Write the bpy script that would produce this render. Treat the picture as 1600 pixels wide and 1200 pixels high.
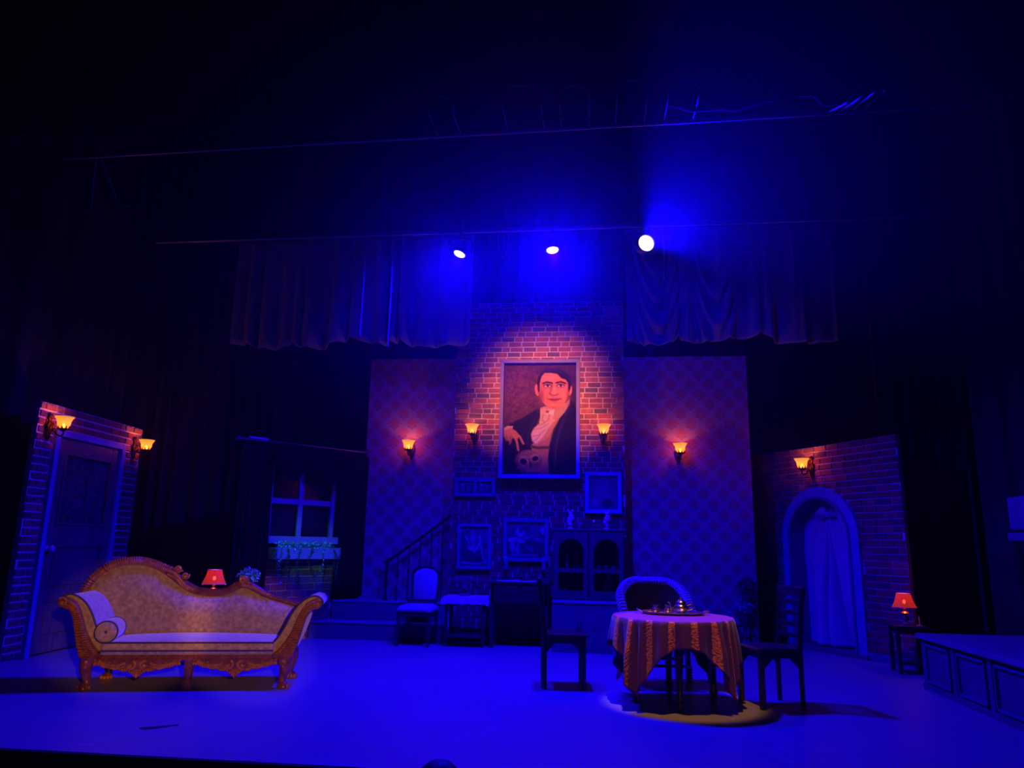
import bpy, math, random
import numpy as np
from mathutils import Vector, Matrix, noise

# ------------------------------------------------------------------ scene reset
for o in list(bpy.data.objects):
    bpy.data.objects.remove(o, do_unlink=True)
SC = bpy.context.scene
COL = SC.collection
random.seed(7)
PI = math.pi
R = math.radians

# ------------------------------------------------------------------ camera
def make_camera(loc, yaw, pitch, roll, f_px):
    cy, sy, cp, sp = math.cos(yaw), math.sin(yaw), math.cos(pitch), math.sin(pitch)
    fwd = Vector((-sy * cp, cy * cp, sp))
    right = Vector((cy, sy, 0))
    up = right.cross(fwd)
    c, s = math.cos(roll), math.sin(roll)
    r2 = c * right + s * up
    u2 = -s * right + c * up
    m = Matrix((r2, u2, -fwd)).transposed().to_4x4()
    m.translation = loc
    cd = bpy.data.cameras.new('camera')
    cd.sensor_fit = 'HORIZONTAL'
    cd.sensor_width = 36.0
    cd.lens = 36.0 * f_px / 1600.0
    cd.clip_start = 0.05
    cd.clip_end = 100
    co = bpy.data.objects.new('camera', cd)
    co.matrix_world = m
    COL.objects.link(co)
    SC.camera = co
make_camera(Vector((0, 0, 1.35)), R(6.5), R(12.2), R(1.1), 1150.0)

# ------------------------------------------------------------------ world: a dark theatre filled with thin haze
HAZE_DENSITY = 0.0031
world = bpy.data.worlds.new('theatre_air')
SC.world = world
world.use_nodes = True
wn = world.node_tree.nodes
wl = world.node_tree.links
wn['Background'].inputs[0].default_value = (0.02, 0.0, 0.25, 1)
wn['Background'].inputs[1].default_value = 0.004
_vs = wn.new('ShaderNodeVolumeScatter')
_vs.inputs['Color'].default_value = (1, 1, 1, 1)
_vs.inputs['Density'].default_value = HAZE_DENSITY
_vs.inputs['Anisotropy'].default_value = 0.87
wl.new(_vs.outputs[0], wn['World Output'].inputs['Volume'])

# ------------------------------------------------------------------ stage lighting
BLUE = (0.003, 0.0, 1.0)
AMBER = (1.0, 0.42, 0.12)
def aim(o, target):
    o.rotation_euler = (Vector(target) - o.location).to_track_quat('-Z', 'Y').to_euler()
def spot(name, loc, target, power, color, angle, blend, radius=0.06):
    ld = bpy.data.lights.new(name, 'SPOT')
    ld.energy = power
    ld.color = color
    ld.spot_size = R(angle)
    ld.spot_blend = blend
    ld.shadow_soft_size = radius
    o = bpy.data.objects.new(name, ld)
    o.location = loc
    COL.objects.link(o)
    aim(o, target)
    return o
def area(name, loc, target, power, color, sx, sy):
    ld = bpy.data.lights.new(name, 'AREA')
    ld.energy = power
    ld.color = color
    ld.shape = 'RECTANGLE'
    ld.size = sx
    ld.size_y = sy
    o = bpy.data.objects.new(name, ld)
    o.location = loc
    COL.objects.link(o)
    aim(o, target)
    return o
# the three blue heads of the pipe seen in the picture
LAMPS = [(-1.56, 8.0, 4.66), (-0.47, 8.0, 4.68), (0.60, 8.0, 4.73)]
LAMP_AIM = [(-3.0, 6.9, 0.0), (0.0, 7.0, 0.0), (3.4, 0.0, 3.9)]
LAMP_POWER = [1600, 2080, 4800]
LAMP_ANGLE = [156, 152, 54]
LAMP_BLEND = [0.9, 0.55, 0.4]
for (lp, la, pw, an, bl) in zip(LAMPS, LAMP_AIM, LAMP_POWER, LAMP_ANGLE, LAMP_BLEND):
    d = (Vector(la) - Vector(lp)).normalized()
    spot('blue_head_beam', Vector(lp) + d * 0.06, la, pw, BLUE, an, bl, 0.06)
# blue heads on the next pipe, hidden above the border curtain, washing the scenery
spot('blue_batten_head', (-1.3, 7.0, 6.6), (-2.7, 10.8, 4.1), 560, BLUE, 44, 0.9, 0.10)
spot('blue_batten_head', (-0.8, 7.0, 6.6), (-0.8, 10.7, 4.0), 110, BLUE, 44, 0.9, 0.10)
spot('blue_batten_head', (0.2, 7.0, 6.6), (1.5, 10.9, 4.1), 560, BLUE, 44, 0.9, 0.10)
# warm profiles: from the front on the chaise, steeply down on the round table, from the front on the portrait
spot('amber_front_profile', (0.8, -0.8, 1.95), (-4.30, 6.76, 0.58), 1150, AMBER, 9.9, 0.5, 0.06)
spot('amber_front_profile', (1.0, -0.8, 1.95), (-3.20, 7.06, 0.48), 1050, AMBER, 9.6, 0.5, 0.06)
spot('amber_top_profile', (0.55, 5.0, 7.0), (0.75, 6.90, 0.45), 900, AMBER, 11.6, 0.3, 0.06)
spot('amber_front_profile', (1.4, -1.5, 3.0), (0.75, 6.9, 0.55), 70, AMBER, 10, 0.6, 0.12)
spot('amber_front_profile', (0.0, -1.5, 4.6), (-0.76, 10.7, 3.52), 19500, (1.0, 0.25, 0.09), 10.4, 1.0, 0.2)
# added faint green fill light, only there to tint the window foliage
spot('added_green_fill', (-1.0, -1.0, 4.6), (-4.0, 10.2, 1.26), 900, (0.25, 1.0, 0.42), 5.5, 0.8, 0.1)

SC.view_settings.view_transform = 'Standard'
SC.view_settings.look = 'None'
SC.view_settings.exposure = 0.0
SC.view_settings.gamma = 1.0
SC.view_settings.use_curve_mapping = False
SC.cycles.use_denoising = True
SC.cycles.volume_bounces = 0
SC.cycles.max_bounces = 5
SC.cycles.diffuse_bounces = 2
SC.cycles.transparent_max_bounces = 10
SC.cycles.adaptive_threshold = 0.02
SC.cycles.sample_clamp_indirect = 4.0

# ------------------------------------------------------------------ helpers: materials
def mat(name, col, rough=0.6, metal=0.0, var=0.0, scale=8.0, stretch=(1, 1, 1), bump=0.0, bscale=40.0,
        sheen=0.0, spec=0.5, coat=0.0, col2=None):
    m = bpy.data.materials.new(name)
    m.use_nodes = True
    nt = m.node_tree
    b = nt.nodes['Principled BSDF']
    b.inputs['Base Color'].default_value = (*col, 1)
    b.inputs['Roughness'].default_value = rough
    b.inputs['Metallic'].default_value = metal
    b.inputs['Sheen Weight'].default_value = sheen
    b.inputs['Specular IOR Level'].default_value = spec
    b.inputs['Coat Weight'].default_value = coat
    tc = nt.nodes.new('ShaderNodeTexCoord')
    mp = nt.nodes.new('ShaderNodeMapping')
    mp.inputs['Scale'].default_value = stretch
    nt.links.new(tc.outputs['Object'], mp.inputs['Vector'])
    if var > 0 or col2:
        n = nt.nodes.new('ShaderNodeTexNoise')
        n.inputs['Scale'].default_value = scale
        n.inputs['Detail'].default_value = 5
        nt.links.new(mp.outputs[0], n.inputs['Vector'])
        r = nt.nodes.new('ShaderNodeValToRGB')
        a = tuple(max(0, c * (1 - var)) for c in col)
        z = col2 or tuple(min(1, c * (1 + var)) for c in col)
        r.color_ramp.elements[0].position = 0.35
        r.color_ramp.elements[1].position = 0.68
        r.color_ramp.elements[0].color = (*a, 1)
        r.color_ramp.elements[1].color = (*z, 1)
        nt.links.new(n.outputs[0], r.inputs[0])
        nt.links.new(r.outputs[0], b.inputs['Base Color'])
    if bump > 0:
        n2 = nt.nodes.new('ShaderNodeTexNoise')
        n2.inputs['Scale'].default_value = bscale
        n2.inputs['Detail'].default_value = 4
        nt.links.new(mp.outputs[0], n2.inputs['Vector'])
        bp = nt.nodes.new('ShaderNodeBump')
        bp.inputs['Strength'].default_value = bump
        bp.inputs['Distance'].default_value = 0.01
        nt.links.new(n2.outputs[0], bp.inputs['Height'])
        nt.links.new(bp.outputs[0], b.inputs['Normal'])
    return m

def mmath(nt, op, a, b=None, c=None):
    n = nt.nodes.new('ShaderNodeMath')
    n.operation = op
    for i, x in enumerate((a, b, c)):
        if x is None:
            continue
        if isinstance(x, (int, float)):
            n.inputs[i].default_value = x
        else:
            nt.links.new(x, n.inputs[i])
    return n.outputs[0]

def mixcol(nt, fac, a, b):
    n = nt.nodes.new('ShaderNodeMix')
    n.data_type = 'RGBA'
    if isinstance(fac, (int, float)):
        n.inputs['Factor'].default_value = fac
    else:
        nt.links.new(fac, n.inputs['Factor'])
    for k, x in (('A', a), ('B', b)):
        s = [i for i in n.inputs if i.name == k and i.type == 'RGBA'][0]
        if isinstance(x, tuple):
            s.default_value = (*x, 1)
        else:
            nt.links.new(x, s)
    return [o for o in n.outputs if o.type == 'RGBA'][0]

def brick_material(name, cols):
    m = bpy.data.materials.new(name)
    m.use_nodes = True
    nt = m.node_tree
    b = nt.nodes['Principled BSDF']
    oi = nt.nodes.new('ShaderNodeObjectInfo')
    ge = nt.nodes.new('ShaderNodeNewGeometry')
    s = mmath(nt, 'FRACT', mmath(nt, 'ADD', oi.outputs['Random'], ge.outputs['Random Per Island']))
    r = nt.nodes.new('ShaderNodeValToRGB')
    r.color_ramp.interpolation = 'CONSTANT'
    e = r.color_ramp.elements
    e[0].color = (*cols[0], 1)
    e[1].position = 1 / len(cols)
    e[1].color = (*cols[1], 1)
    for i in range(2, len(cols)):
        k = e.new(i / len(cols))
        k.color = (*cols[i], 1)
    nt.links.new(s, r.inputs[0])
    tc = nt.nodes.new('ShaderNodeTexCoord')
    n = nt.nodes.new('ShaderNodeTexNoise')
    n.inputs['Scale'].default_value = 14
    n.inputs['Detail'].default_value = 5
    nt.links.new(ge.outputs['Position'], n.inputs['Vector'])
    f = mmath(nt, 'MULTIPLY_ADD', n.outputs[0], 0.9, 0.1)
    c = mixcol(nt, f, (0.05, 0.02, 0.02), r.outputs[0])
    nt.links.new(c, b.inputs['Base Color'])
    b.inputs['Roughness'].default_value = 0.85
    return m

def wallpaper_material(name):
    """damask paper: rows of rust domes over dark winged V motifs on a mauve ground"""
    m = bpy.data.materials.new(name)
    m.use_nodes = True
    nt = m.node_tree
    b = nt.nodes['Principled BSDF']
    b.inputs['Roughness'].default_value = 0.75
    tc = nt.nodes.new('ShaderNodeTexCoord')
    sp = nt.nodes.new('ShaderNodeSeparateXYZ')
    nt.links.new(tc.outputs['Object'], sp.inputs[0])
    n = nt.nodes.new('ShaderNodeTexNoise')
    n.inputs['Scale'].default_value = 30
    n.inputs['Detail'].default_value = 4
    nt.links.new(tc.outputs['Object'], n.inputs['Vector'])
    wob = mmath(nt, 'SUBTRACT', n.outputs[0], 0.5)
    PX, PZ = 0.285, 0.30
    def smooth(x, lo, hi):
        r = nt.nodes.new('ShaderNodeMapRange')
        r.interpolation_type = 'SMOOTHSTEP'
        nt.links.new(x, r.inputs[0])
        r.inputs[1].default_value, r.inputs[2].default_value = lo, hi
        return r.outputs[0]
    masks = []
    for ox, oz in ((0.0, 0.0), (0.5, 0.5)):
        u = mmath(nt, 'MULTIPLY', mmath(nt, 'SUBTRACT', mmath(nt, 'FRACT', mmath(nt, 'ADD', mmath(nt, 'DIVIDE', sp.outputs['X'], PX), 50 + ox)), 0.5), PX)
        v = mmath(nt, 'MULTIPLY', mmath(nt, 'SUBTRACT', mmath(nt, 'FRACT', mmath(nt, 'ADD', mmath(nt, 'DIVIDE', sp.outputs['Z'], PZ), 50 + oz)), 0.5), PZ)
        au = mmath(nt, 'ABSOLUTE', u)
        # soft fan-shaped blot
        q = mmath(nt, 'ADD', mmath(nt, 'DIVIDE', mmath(nt, 'POWER', au, 1.25), 0.058), mmath(nt, 'DIVIDE', mmath(nt, 'ABSOLUTE', mmath(nt, 'ADD', v, -0.008)), 0.085))
        q = mmath(nt, 'ADD', q, mmath(nt, 'MULTIPLY', wob, 1.3))
        dome = smooth(q, 1.15, 0.75)
        # winged V below it
        line = mmath(nt, 'SUBTRACT', mmath(nt, 'ADD', v, 0.098), mmath(nt, 'MULTIPLY', mmath(nt, 'SINE', mmath(nt, 'MULTIPLY', au, 27.0)), 0.046))
        line = mmath(nt, 'ADD', line, mmath(nt, 'MULTIPLY', wob, 0.02))
        vee = mmath(nt, 'MULTIPLY', smooth(mmath(nt, 'ABSOLUTE', line), 0.016, 0.006), smooth(au, 0.082, 0.068))
        masks.append((dome, vee))
    dome = mmath(nt, 'MAXIMUM', masks[0][0], masks[1][0])
    vee = mmath(nt, 'MAXIMUM', masks[0][1], masks[1][1])
    c1 = mixcol(nt, mmath(nt, 'MULTIPLY', dome, 0.75), (0.30, 0.15, 0.235), (0.34, 0.06, 0.095))
    c2 = mixcol(nt, mmath(nt, 'MULTIPLY', vee, 0.6), c1, (0.08, 0.02, 0.08))
    nt.links.new(c2, b.inputs['Base Color'])
    return m

def emit_mat(name, col, strength):
    m = bpy.data.materials.new(name)
    m.use_nodes = True
    b = m.node_tree.nodes['Principled BSDF']
    b.inputs['Base Color'].default_value = (*col, 1)
    b.inputs['Emission Color'].default_value = (*col, 1)
    b.inputs['Emission Strength'].default_value = strength
    return m

def shade_mat(name, tint, glow, strength, fac):
    """lit glass or fabric shade: glows and lets some tinted light through"""
    m = bpy.data.materials.new(name)
    m.use_nodes = True
    nt = m.node_tree
    nt.nodes.remove(nt.nodes['Principled BSDF'])
    out = nt.nodes['Material Output']
    tr = nt.nodes.new('ShaderNodeBsdfTransparent')
    tr.inputs[0].default_value = (*tint, 1)
    em = nt.nodes.new('ShaderNodeEmission')
    em.inputs[0].default_value = (*glow, 1)
    em.inputs[1].default_value = strength
    df = nt.nodes.new('ShaderNodeBsdfDiffuse')
    df.inputs[0].default_value = (*glow, 1)
    ad = nt.nodes.new('ShaderNodeAddShader')
    nt.links.new(em.outputs[0], ad.inputs[0])
    nt.links.new(df.outputs[0], ad.inputs[1])
    mx = nt.nodes.new('ShaderNodeMixShader')
    mx.inputs[0].default_value = fac
    nt.links.new(tr.outputs[0], mx.inputs[1])
    nt.links.new(ad.outputs[0], mx.inputs[2])
    nt.links.new(mx.outputs[0], out.inputs[0])
    return m

def glass_mat(name, tint=(0.8, 0.85, 0.9), fac=0.12, rough=0.05):
    m = bpy.data.materials.new(name)
    m.use_nodes = True
    nt = m.node_tree
    nt.nodes.remove(nt.nodes['Principled BSDF'])
    tr = nt.nodes.new('ShaderNodeBsdfTransparent')
    tr.inputs[0].default_value = (*tint, 1)
    gl = nt.nodes.new('ShaderNodeBsdfGlossy')
    gl.inputs['Roughness'].default_value = rough
    mx = nt.nodes.new('ShaderNodeMixShader')
    mx.inputs[0].default_value = fac
    nt.links.new(tr.outputs[0], mx.inputs[1])
    nt.links.new(gl.outputs[0], mx.inputs[2])
    nt.links.new(mx.outputs[0], nt.nodes['Material Output'].inputs[0])
    return m

def print_mat(name, rough=0.9):
    m = bpy.data.materials.new(name)
    m.use_nodes = True
    nt = m.node_tree
    a = nt.nodes.new('ShaderNodeAttribute')
    a.attribute_name = 'Col'
    nt.links.new(a.outputs['Color'], nt.nodes['Principled BSDF'].inputs['Base Color'])
    nt.nodes['Principled BSDF'].inputs['Roughness'].default_value = rough
    nt.nodes['Principled BSDF'].inputs['Specular IOR Level'].default_value = 0.08
    return m

def floor_material():
    m = mat('stage_floor_boards', (0.30, 0.27, 0.26), 0.42, spec=0.35)
    nt = m.node_tree
    b = nt.nodes['Principled BSDF']
    tc = [n for n in nt.nodes if n.type == 'TEX_COORD'][0]
    def nz(scale, stretch, det=5):
        mp = nt.nodes.new('ShaderNodeMapping')
        mp.inputs['Scale'].default_value = stretch
        nt.links.new(tc.outputs['Object'], mp.inputs[0])
        n = nt.nodes.new('ShaderNodeTexNoise')
        n.inputs['Scale'].default_value = scale
        n.inputs['Detail'].default_value = det
        nt.links.new(mp.outputs[0], n.inputs['Vector'])
        return n.outputs[0]
    grain = nz(3.0, (0.5, 9, 1))
    worn = nz(0.9, (1, 1, 1))
    scr = nz(5.0, (0.5, 6.0, 1), 8)
    r = nt.nodes.new('ShaderNodeValToRGB')
    r.color_ramp.elements[0].position = 0.3
    r.color_ramp.elements[0].color = (0.25, 0.225, 0.21, 1)
    r.color_ramp.elements[1].position = 0.75
    r.color_ramp.elements[1].color = (0.37, 0.34, 0.32, 1)
    nt.links.new(mmath(nt, 'MULTIPLY_ADD', grain, 0.6, mmath(nt, 'MULTIPLY', worn, 0.4)), r.inputs[0])
    sc = mmath(nt, 'GREATER_THAN', scr, 0.70)
    c = mixcol(nt, mmath(nt, 'MULTIPLY', sc, 0.6), r.outputs[0], (0.6, 0.57, 0.55))
    nt.links.new(c, b.inputs['Base Color'])
    nt.links.new(mmath(nt, 'MULTIPLY_ADD', grain, 0.25, 0.3), b.inputs['Roughness'])
    return m

def cloth_material():
    """burgundy cloth with crinkled satin bands and painted copper glints"""
    m = mat('red_satin_cloth', (0.22, 0.02, 0.04), 0.5, sheen=0.3)
    nt = m.node_tree
    b = nt.nodes['Principled BSDF']
    uv = nt.nodes.new('ShaderNodeUVMap')
    uv.uv_map = 'UVMap'
    sp = nt.nodes.new('ShaderNodeSeparateXYZ')
    nt.links.new(uv.outputs[0], sp.inputs[0])
    th = mmath(nt, 'ARCTAN2', sp.outputs[1], sp.outputs[0])
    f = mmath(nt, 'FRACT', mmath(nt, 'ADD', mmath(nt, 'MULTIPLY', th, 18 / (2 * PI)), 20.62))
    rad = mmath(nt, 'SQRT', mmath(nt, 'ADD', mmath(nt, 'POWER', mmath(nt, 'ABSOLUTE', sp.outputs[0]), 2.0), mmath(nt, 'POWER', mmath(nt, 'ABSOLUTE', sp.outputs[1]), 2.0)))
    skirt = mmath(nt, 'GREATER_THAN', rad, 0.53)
    mp = nt.nodes.new('ShaderNodeMapping')
    mp.inputs['Scale'].default_value = (1.0, 2.2, 1)
    nt.links.new(uv.outputs[0], mp.inputs[0])
    n = nt.nodes.new('ShaderNodeTexNoise')
    n.inputs['Scale'].default_value = 30
    n.inputs['Detail'].default_value = 3
    nt.links.new(mp.outputs[0], n.inputs['Vector'])
    wide = mmath(nt, 'ADD', f, mmath(nt, 'MULTIPLY', mmath(nt, 'SUBTRACT', n.outputs[0], 0.5), 0.22))
    band = mmath(nt, 'MULTIPLY', mmath(nt, 'LESS_THAN', mmath(nt, 'ABSOLUTE', mmath(nt, 'SUBTRACT', wide, 0.5)), 0.15), skirt)
    glint = mmath(nt, 'MULTIPLY', band, mmath(nt, 'GREATER_THAN', n.outputs[0], 0.44))
    c0 = mixcol(nt, skirt, (0.42, 0.03, 0.20), (0.11, 0.012, 0.075))  # bright top and dark skirt: fall of light put into the cloth colour
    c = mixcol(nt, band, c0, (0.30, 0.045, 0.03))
    c = mixcol(nt, glint, c, (0.85, 0.20, 0.03))  # satin highlights painted as bright copper patches
    nt.links.new(c, b.inputs['Base Color'])
    nt.links.new(mmath(nt, 'MULTIPLY_ADD', band, -0.3, 0.65), b.inputs['Roughness'])
    bp = nt.nodes.new('ShaderNodeBump')
    bp.inputs['Distance'].default_value = 0.02
    nt.links.new(mmath(nt, 'MULTIPLY_ADD', band, 0.8, 0.1), bp.inputs['Strength'])
    nt.links.new(n.outputs[0], bp.inputs['Height'])
    nt.links.new(bp.outputs[0], b.inputs['Normal'])
    return m

MT = dict(
    black=mat('black_masking', (0.012, 0.012, 0.014), 0.9),
    drape=mat('black_velour', (0.024, 0.022, 0.024), 0.9, spec=0.12, var=0.25, scale=2),
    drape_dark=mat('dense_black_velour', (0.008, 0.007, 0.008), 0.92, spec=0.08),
    border=mat('grey_border_cloth', (0.20, 0.19, 0.22), 0.8, sheen=0.2, var=0.15, scale=3),
    floor=floor_material(),
    mortar=mat('pale_mortar', (0.50, 0.42, 0.42), 0.9, var=0.12, scale=20),
    brick=brick_material('printed_brick', [(0.42, 0.11, 0.06), (0.16, 0.07, 0.07), (0.33, 0.09, 0.06), (0.50, 0.17, 0.10), (0.12, 0.08, 0.09), (0.27, 0.10, 0.08), (0.38, 0.13, 0.08)]),
    paper=wallpaper_material('damask_wallpaper'),
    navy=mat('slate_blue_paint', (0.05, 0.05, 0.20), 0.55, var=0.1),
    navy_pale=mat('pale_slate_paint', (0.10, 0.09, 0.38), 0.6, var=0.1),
    door=mat('brown_painted_wood', (0.10, 0.065, 0.085), 0.6, var=0.25, scale=4, stretch=(6, 6, 0.6)),
    white=mat('white_painted_wood', (0.20, 0.18, 0.26), 0.6, var=0.08),
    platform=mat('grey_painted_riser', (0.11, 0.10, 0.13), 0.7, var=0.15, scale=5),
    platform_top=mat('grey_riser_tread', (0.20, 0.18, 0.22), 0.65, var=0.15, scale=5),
    dark_wood=mat('dark_stained_wood', (0.045, 0.028, 0.025), 0.38, var=0.4, scale=9, stretch=(1, 1, 6), coat=0.2),
    cab_wood=mat('cabinet_wood', (0.085, 0.055, 0.06), 0.5, var=0.3, scale=6, stretch=(5, 1, 1)),
    carved_highlight=mat('highlight_carved_wood', (0.43, 0.14, 0.026), 0.3, var=0.3, scale=30, coat=0.5),  # lighter copy of the carved wood, highlights put into the colour of raised carving
    carved=mat('carved_red_brown_wood', (0.20, 0.05, 0.012), 0.26, var=0.35, scale=18, coat=0.5, bump=0.1, bscale=60),
    velvet=mat('taupe_velvet', (0.44, 0.28, 0.18), 0.75, var=0.30, scale=26, sheen=0.5, bump=0.12, bscale=120),
    piping=mat('dark_piping', (0.05, 0.035, 0.045), 0.6),
    seat_cloth=mat('pale_upholstery', (0.36, 0.33, 0.36), 0.8, var=0.06, bump=0.1, bscale=90),
    iron=mat('black_iron', (0.03, 0.026, 0.026), 0.45, metal=0.6),
    bronze=mat('bronze_scrollwork', (0.07, 0.035, 0.02), 0.4, metal=0.5, var=0.3, scale=30),
    brass=mat('brass', (0.75, 0.45, 0.15), 0.28, metal=1.0),
    silver=mat('silver_metal', (0.72, 0.70, 0.72), 0.22, metal=1.0, var=0.1),
    chrome=mat('chrome', (0.8, 0.8, 0.82), 0.12, metal=1.0),
    lace=mat('white_lace_cloth', (0.66, 0.62, 0.66), 0.8, var=0.35, scale=60),
    wicker=mat('whitewashed_wicker', (0.50, 0.46, 0.50), 0.65, var=0.45, scale=70),
    wicker_dark=mat('brown_wicker', (0.16, 0.085, 0.06), 0.7, var=0.5, scale=60),
    leaf=mat('green_leaf', (0.20, 0.75, 0.40), 0.6, var=0.5, scale=30),
    leaf_dark=mat('dark_green_leaf', (0.03, 0.09, 0.045), 0.6, var=0.5, scale=30),
    pot=mat('dark_clay_pot', (0.05, 0.04, 0.05), 0.6),
    white_cloth=mat('white_muslin', (0.36, 0.33, 0.42), 0.85, var=0.06, sheen=0.2),
    plaster_dim=mat('grey_plaster', (0.13, 0.12, 0.15), 0.85, var=0.15),
    plaster=mat('pale_plaster', (0.45, 0.42, 0.5), 0.8, var=0.1),
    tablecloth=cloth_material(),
    glass=glass_mat('clear_glass', (0.9, 0.92, 0.95), 0.14),
    pane=glass_mat('dim_window_pane', (0.55, 0.55, 0.62), 0.10, 0.12),
    cabinet_glass=glass_mat('cabinet_glass', (0.7, 0.7, 0.75), 0.04, 0.03),
    crystal=mat('cut_crystal', (0.7, 0.7, 0.78), 0.15, metal=0.25),
    tea=mat('amber_tea', (0.35, 0.12, 0.03), 0.2),
    sconce_glass=shade_mat('amber_glass_shade', (1.0, 0.30, 0.06), (1.0, 0.42, 0.045), 1.1, 0.66),
    bulb=emit_mat('glowing_bulb', (1.0, 0.85, 0.45), 12.0),
    red_shade=shade_mat('red_pleated_fabric', (0.9, 0.08, 0.03), (0.85, 0.045, 0.02), 0.35, 0.85),
    shade_trim=mat('gold_trim', (0.8, 0.5, 0.28), 0.4),
    lens=emit_mat('blue_white_lens', (0.5, 0.5, 1.0), 4.0),
    skin=mat('skin', (0.4, 0.24, 0.17), 0.6),
    hair=mat('black_hair', (0.012, 0.01, 0.01), 0.6),
    shirt=mat('dark_shirt', (0.03, 0.03, 0.04), 0.85),
    phone=mat('black_bakelite', (0.09, 0.08, 0.11), 0.25, coat=0.5),
    paper_white=mat('paper', (0.6, 0.57, 0.55), 0.8),
    book_a=mat('red_book_cover', (0.18, 0.05, 0.05), 0.6),
    book_b=mat('green_book_cover', (0.06, 0.12, 0.08), 0.6),
    print=print_mat('painted_canvas'),
    rope=mat('grey_rope', (0.25, 0.24, 0.26), 0.8),
    cable=mat('black_cable', (0.06, 0.06, 0.07), 0.5),
    pipe=mat('steel_pipe', (0.16, 0.16, 0.18), 0.35, metal=0.7),
    tape=mat('black_gaffer_tape', (0.02, 0.02, 0.02), 0.8),
)

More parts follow.
